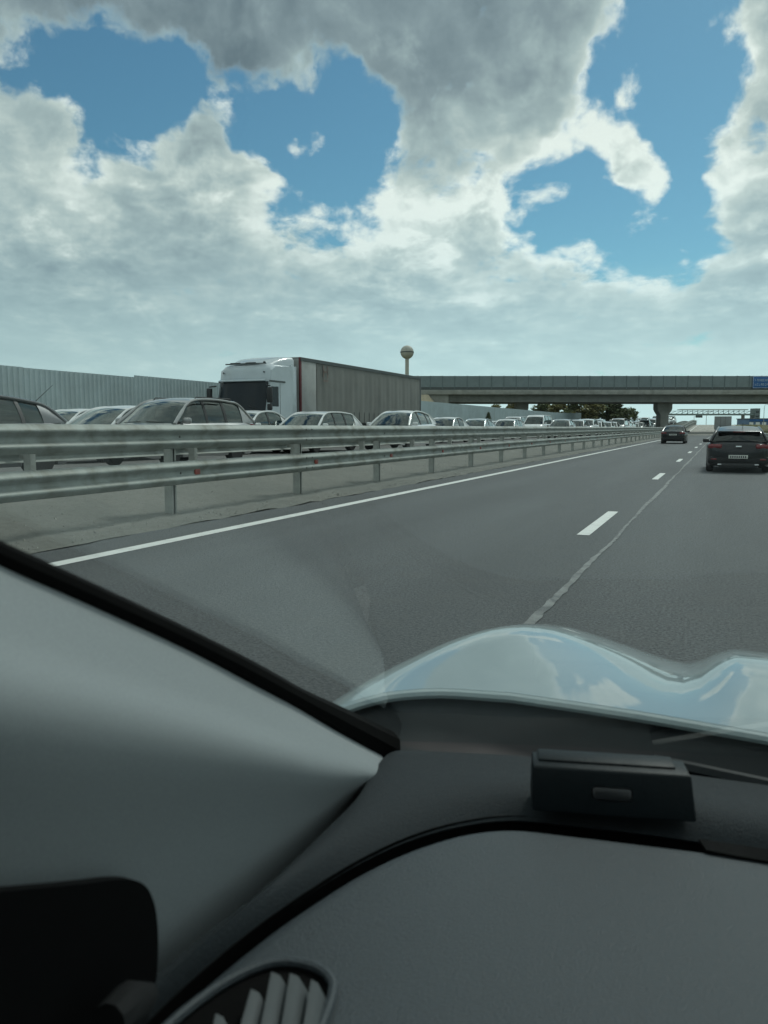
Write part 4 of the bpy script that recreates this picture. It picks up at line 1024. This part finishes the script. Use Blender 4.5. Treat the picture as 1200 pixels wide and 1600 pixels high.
# pillar trim patch: rows from the glass edge to the foot
so = [(-420, 640), (-300, 702), (-150, 776), (0, 848), (150, 916), (300, 987), (420, 1049), (520, 1107), (610, 1158)]
st = [(-420, 668), (-300, 730), (-150, 806), (0, 882), (150, 948), (300, 1017), (420, 1080), (505, 1126), (592, 1172)]
su = [(-420, 860), (-300, 880), (-150, 930), (0, 985), (150, 1035), (300, 1085), (420, 1130), (512, 1160), (600, 1190)]
sb = [(-420, 1050), (-300, 1062), (-150, 1088), (0, 1116), (150, 1140), (300, 1166), (420, 1188), (515, 1207), (598, 1212)]
sl = [(-420, 1330), (-300, 1335), (-150, 1345), (0, 1358), (150, 1350), (300, 1320), (420, 1290), (500, 1262), (590, 1228)]
sf = [(-420, 1760), (-300, 1760), (-150, 1740), (0, 1720), (150, 1640), (280, 1535), (392, 1420), (486, 1322), (596, 1220)]
def xr(a, b): return [a + (b - a) * k / 8 for k in range(9)]
rws = []
for pts, xs in ((st, xr(-.385, -.322)), (su, xr(-.352, -.306)), (sb, xr(-.318, -.294)), (sl, xr(-.342, -.303)), (sf, xr(-.37, -.313))):
    rws.append(crom([at_x(px, py, x) for (px, py), x in zip(pts, xs)], 4))
fine = [crom([rw[c] for rw in rws], 5) for c in range(len(rws[0]))]
part('pillar_trim', grid_mesh(fine, .008), TRIM)
seal_o = crom([at_x(px, py, x) for (px, py), x in zip(so, xr(-.392, -.326))], 4); seal_i = crom([at_x(px, py + 6, x) for (px, py), x in zip(st, xr(-.386, -.323))], 4)
bm = bmesh.new(); tube(bm, [(a + b) / 2 for a, b in zip(seal_o, seal_i)], [max(.005, (a - b).length * .5) for a, b in zip(seal_o, seal_i)], 10); part('windscreen_seal', mesh_of(bm), SEAL)
# windscreen: left edge along the seal, carried up to the header, mirrored to the right
edge = list(seal_o); dvec = (edge[0] - edge[6]).normalized(); head = edge[0] + dvec * ((1.43 - edge[0].z) / dvec.z)
edge = [head, edge[0] + (head - edge[0]) * .5] + edge[::3]
if (edge[-1] - seal_o[-1]).length > .001: edge.append(seal_o[-1])
rws = []
for e in edge:
    row = []
    for k in range(17):
        s = k / 16; q = 4 * s * (1 - s); row.append((e.x + (2 * XC - 2 * e.x) * s, e.y + .10 * q, e.z + .02 * q))
    rws.append(row)
WIND = thin_glass('windscreen_glass', (.80, .905, .915), 1.0, .0, .004)
part('windscreen', grid_mesh(rws, 0), WIND)
# right pillar, roof, header, doors, floor, seats: the cabin that shades the dash
part('pillar_right', (lambda bm: (tube(bm, [(2 * XC - e.x + .02, e.y, e.z) for e in edge], .045, 8), mesh_of(bm))[1])(bmesh.new()), TRIM)
hy = head.y
rws = [[(-.42 + 1.68 * k / 12, y, z + .05 * (1 - ((k - 6) / 6) ** 2)) for k in range(13)] for y, z in ((hy + .02, 1.425), (hy - .2, 1.46), (hy - .9, 1.49), (hy - 1.7, 1.45), (hy - 2.1, 1.38))]
part('roof', grid_mesh(rws, .03), TRIM)
for s, x in ((-1, -.43), (1, 1.27)):
    part('door_panel', box_mesh((x, -.65, .55), (.06, 2.2, .62), .02), DARKI)
    part('center_pillar', bar_mesh((x, -.75, .8), (x * 1 + (-s) * .04, -.75, 1.45), .10, .04), TRIM)
    part('rear_pillar', bar_mesh((x, -1.75, .8), (x + (-s) * .05, -1.9, 1.42), .30, .05), TRIM)
part('cabin_floor', box_mesh((XC, -.4, .24), (1.62, 3.0, .05)), DARKI)
part('bulkhead', box_mesh((XC, .64, .48), (1.56, .05, .52)), DARKI)
part('rear_shelf', box_mesh((XC, -1.75, .62), (1.56, .4, .75), .03), DARKI)
for x in (.0, .84):
    bm = bmesh.new(); box(bm, (x, -.62, .72), (.5, .16, .72), Matrix.Rotation(R_(-14), 3, 'X'), .06); box(bm, (x, -.40, .42), (.5, .52, .16), None, .06); box(bm, (x, -.74, 1.17), (.26, .1, .18), None, .04); part('seat', mesh_of(bm), DARKI)
# dash pad (near) and shelf (below the glass)
def curve_z(pts, z, n=5): return [(p.x, p.y) for p in crom([at_z(px, py, z) for px, py in pts], n)]
groove = [(120, 1700), (215, 1610), (300, 1533), (400, 1453), (480, 1398), (560, 1350), (640, 1314), (720, 1291), (800, 1284), (900, 1294), (1000, 1306), (1090, 1317), (1220, 1334), (1400, 1358)]
outer = curve_z(groove, ZD)
poly = outer + [(1.22, outer[-1][1] + .02), (1.22, .05), (-.25, .05), (-.27, .12)]
part('dash_pad', prism(poly, ZD - .16, ZD, .020), DASH)
shelf_in = [(95, 1703), (197, 1606), (287, 1521), (388, 1439), (474, 1380), (554, 1332), (634, 1295), (714, 1272), (800, 1262), (900, 1271), (1000, 1282), (1090, 1294), (1220, 1311), (1400, 1337)]
sfront = [(230, 1520), (330, 1440), (420, 1370), (500, 1295), (560, 1235), (590, 1185), (610, 1164), (640, 1162), (720, 1166), (830, 1172), (1000, 1190), (1200, 1216), (1400, 1246), (1700, 1290)]
a_ = curve_z(shelf_in, ZD - .004, 4); b_ = curve_z(sfront, ZD + .003, 4); n_ = len(a_)
rws = []
for f in [0, .05, .14, .3, .5, .7, .86, .95, 1]:
    zz = ZD - .016 + .020 * math.sin(min(1, f * 3.6) * math.pi / 2) - .006 * f + (-.012 if f > .97 else 0)
    rws.append([(a_[k][0] + (b_[min(k, len(b_) - 1)][0] - a_[k][0]) * f, a_[k][1] + (b_[min(k, len(b_) - 1)][1] - a_[k][1]) * f, zz) for k in range(n_)])
part('dash_underlay', box_mesh((.465, .38, ZD - .12), (1.51, .60, .10)), SEAL)
part('dash_seam', grid_mesh([[(q[0], q[1] + .004, ZD - .06) for q in a_], [(q[0], q[1] + .004, ZD - .013) for q in a_]], .001), SEAL)
part('dash_shelf', grid_mesh(rws, .006), DASH2)
part('shelf_groove', prism([(p[0] - .015, p[1] + .045) for p in outer] + [(1.22, .05), (-.3, .05)], ZD - .18, ZD - .034), SEAL)
# dark slot at the right of the box
sl_ = curve_z([(1092, 1310), (1150, 1318), (1230, 1330), (1400, 1352)], ZD + .003, 4); sl2 = curve_z([(1104, 1327), (1150, 1336), (1230, 1349), (1400, 1372)], ZD + .003, 4)
part('air_slot', grid_mesh([[(*p, ZD + .0025) for p in sl_], [(*p, ZD + .0025) for p in sl2]], .002), SEAL)
# door upper with its rounded corner (the black shape at the lower left)
cpts = [(-420, 1440), (-200, 1412), (0, 1393), (120, 1382), (190, 1374), (222, 1380), (238, 1402), (246, 1440), (247, 1500), (240, 1560), (225, 1640), (190, 1800), (-420, 1800)]
poly3 = crom([at_x(px, py, -.300) for px, py in cpts[:11]], 4) + [at_x(px, py, -.300) for px, py in cpts[11:]]
bm = bmesh.new(); f = bm.faces.new([bm.verts.new(q) for q in poly3]); r = bmesh.ops.extrude_face_region(bm, geom=[f]); bmesh.ops.translate(bm, vec=(-.008, 0, 0), verts=[e for e in r['geom'] if isinstance(e, bmesh.types.BMVert)])
part('door_upper', mesh_of(bm, smooth=False), mat('door_black', (.003, .0032, .0035), .95, spec=.1))
bm = bmesh.new(); tube(bm, [at_x(170, 1600, -.27), at_x(205, 1570, -.272), at_x(232, 1553, -.275)], [.010, .012, .006], 10); part('door_handle', mesh_of(bm), DARKI)
# air vent
vo_ = [(225, 1640), (280, 1588), (340, 1543), (395, 1514), (440, 1503), (488, 1510), (516, 1530), (519, 1556), (500, 1610), (480, 1660)]
ring = [at_z(px, py, ZD + .004) for px, py in vo_]; ring = crom(ring, 4)
bm = bmesh.new(); tube(bm, ring, .0032, 8); part('vent_bezel', mesh_of(bm), DASH)
part('vent_recess', pyd([(q.x, q.y, ZD + .0015) for q in ring], [tuple(range(len(ring)))]), SEAL)
VAN = mat('vent_vane', (.05, .058, .061), .7, 0, .05, 10)
for (x0, y0, x1, y1, w_) in ((337, 1583, 322, 1650, 26), (392, 1545, 362, 1650, 28), (424, 1518, 398, 1650, 30), (453, 1520, 432, 1650, 30), (486, 1530, 466, 1650, 24)):
    a = at_z(x0, y0, ZD + .013); b = at_z(x1, y1, ZD + .013); c = at_z(x0 + w_, y0 + 32, ZD + .004); d = at_z(x1 + w_ + 6, y1, ZD + .004); e = at_z(x0 + w_ * .45, y0 + 6, ZD + .0125); g_ = at_z(x1 + w_ * .5, y1, ZD + .0125)
    part('vent_vane', grid_mesh([[a, b], [e, g_], [c, d]], .002), VAN)
# bonnet with a raised wing shoulder and centre bulge
ZR = H - .305
_re = [at_z(px, py, ZR) for px, py in ((430, 1118), (480, 1096), (520, 1086), (600, 1077), (700, 1075), (800, 1082), (900, 1096), (1000, 1111), (1100, 1128), (1200, 1145), (1400, 1184))]
_re = [(q.x, q.y) for q in _re]
def y_rear(x):
    if x > XC: x = 2 * XC - x
    if x <= _re[0][0]: return _re[0][1] - (_re[0][0] - x) * .9
    for (x0, y0), (x1, y1) in zip(_re, _re[1:]):
        if x <= x1: return y0 + (y1 - y0) * (x - x0) / (x1 - x0)
    return _re[-1][1] + .03 * sst((x - _re[-1][0]) / .25)
def z_bon(x, y):
    if x > XC: x = 2 * XC - x
    d = y - y_rear(x)
    z = ZR + (.037 * math.exp(-((x + .255) / .125) ** 2) - .008 * math.exp(-((x + .045) / .055) ** 2) + .026 * sst((x + .035) / .065) + .012 * sst((x - .06) / .2)) * sst(d / .28)
    z -= .30 * d * d
    if x < -.30: z -= 1.6 * (x + .30) ** 2 + .8 * max(0, -x - .42)
    return z
xs = [-.50, -.485, -.465, -.44] + [-.41 + .02 * k for k in range(42)]; xs = xs + [2 * XC - x for x in reversed(xs[:-1])]
rws = []
for f in [k / 26 for k in range(27)]:
    rws.append([(x, y_rear(x) + 1.02 * f * (1 - .10 * ((x - XC) / .9) ** 2), z_bon(x, y_rear(x) + 1.02 * f)) for x in xs])
part('bonnet', grid_mesh(rws, .012), PAINT)
# rolled rear lip of the bonnet
bm = bmesh.new(); tube(bm, [(x, y_rear(x) - .002, z_bon(x, y_rear(x)) - .006) for x in xs[3:-3]], .006, 8); part('bonnet_lip', mesh_of(bm), PAINT)
# cowl well between bonnet and glass
rws = []
for f in [0, .15, .4, .7, 1]:
    row = []
    for x in xs[4:-4]:
        e = sst(min(x - xs[4], xs[-5] - x) / .3); yb_ = y_rear(x) + .012; ya_ = min(yb_ - .05, .66 + .10 * e)
        row.append((x, yb_ + (ya_ - yb_) * f, z_bon(x, y_rear(x)) - .012 - (.050 * math.sin(min(1, f * 1.4) * math.pi / 2)) + .012 * max(0, f - .7)))
    rws.append(row)
part('cowl_panel', grid_mesh(rws, .004), COWLM)
for x0, x1 in ((-.05, .35), (.42, .85)):
    bm = bmesh.new(); tube(bm, [(x0, y_rear(x0) - .035, H - .343), ((x0 + x1) / 2, y_rear((x0 + x1) / 2) - .05, H - .336), (x1, y_rear(x1) - .06, H - .334)], [.007, .006, .004], 6); part('wiper', mesh_of(bm), COWLM)
# wings, nose, wheels
for s in (-1, 1):
    X = lambda x: x if s < 0 else 2 * XC - x
    rws = []
    for z in (.855, .82, .74, .62, .5, .38, .26):
        rws.append([(X(-.50 - .035 * math.sin((.87 - z) * 2.6)), y, min(z, z_bon(-.5, min(y, 1.7)) - .002) if z > .6 else (z if abs(y - 1.25) > .36 or z > .33 + math.sqrt(max(0, .36 ** 2 - (y - 1.25) ** 2)) else .33 + math.sqrt(max(0, .36 ** 2 - (y - 1.25) ** 2)))) for y in [.55 + .06 * k for k in range(21)]])
    part('wing', grid_mesh(rws, .006), PAINT)
    part('sill', box_mesh((X(-.49), -.5, .38), (.06, 2.2, .30), .02), PAINT)
    part('headlight', box_mesh((X(-.34), 1.74, .60), (.26, .16, .13), .04), HEADL)
    for y in (1.25, -1.4):
        q = link('wheel', wheel_meshes(.32, .2)[0], RUBBER, own); q.location = (X(-.40), y, .32); q.rotation_euler = (0, 0, math.pi if s < 0 else 0); link('rim', wheel_meshes(.32, .2)[1], RIM, q)
part('front_bumper', (lambda bm: (box(bm, (XC, 1.78, .43), (1.84, .26, .42), None, .09), mesh_of(bm))[1])(bmesh.new()), PAINT)
part('tail_panel', box_mesh((XC, -2.05, .62), (1.8, .12, .72), .05), PAINT)
part('inner_bay', box_mesh((XC, 1.18, .45), (1.5, .9, .40)), DARKI)

# black box lying on the dash under the glass
zb_ = ZD + .004
f1, f2 = at_z(831, 1268, zb_), at_z(1090, 1287, zb_)
ex = (f2 - f1).normalized(); ey = Vector((-ex.y, ex.x, 0)); wbx = (f2 - f1).length
bxo = thing('dash_box', 'flat black plastic box with an oval button standing on the dashboard', 'box', tuple(f1 + ex * wbx / 2), math.atan2(ex.y, ex.x))
BOXM = mat('box_plastic', (.005, .009, .011), .5, 0, .08, 12, .1, 300, spec=.18)
def dz_for(py, base): return base
hbx = .036
def pz(x, y, z): return (x, y, z)
w2 = wbx / 2
bm = bmesh.new()
vs = [bm.verts.new(q) for q in ((-w2, 0, 0), (w2, 0, 0), (w2 * .95, .012, hbx), (-w2 * .99, .012, hbx), (-w2, .045, 0), (w2, .045, 0), (w2 * .95, .045, hbx), (-w2 * .99, .045, hbx))]
for fc in ((0, 1, 2, 3), (1, 5, 6, 2), (5, 4, 7, 6), (4, 0, 3, 7), (3, 2, 6, 7), (0, 4, 5, 1)): bm.faces.new([vs[i] for i in fc])
bmesh.ops.bevel(bm, geom=bm.edges[:], offset=.0025, segments=2, affect='EDGES', profile=.5)
link('case', mesh_of(bm), BOXM, bxo)
bm = bmesh.new(); box(bm, (-.004, .035, hbx - .0008), (wbx * .86, .024, .006), None, .0022); link('lid', mesh_of(bm), BOXM, bxo)
bm = bmesh.new(); box(bm, (-.001, .0062, hbx * .50), (.034, .006, .0115), Matrix.Rotation(R_(-18), 3, 'X'), .004); link('button', mesh_of(bm), mat('button_plastic', (.018, .02, .022), .35), bxo)
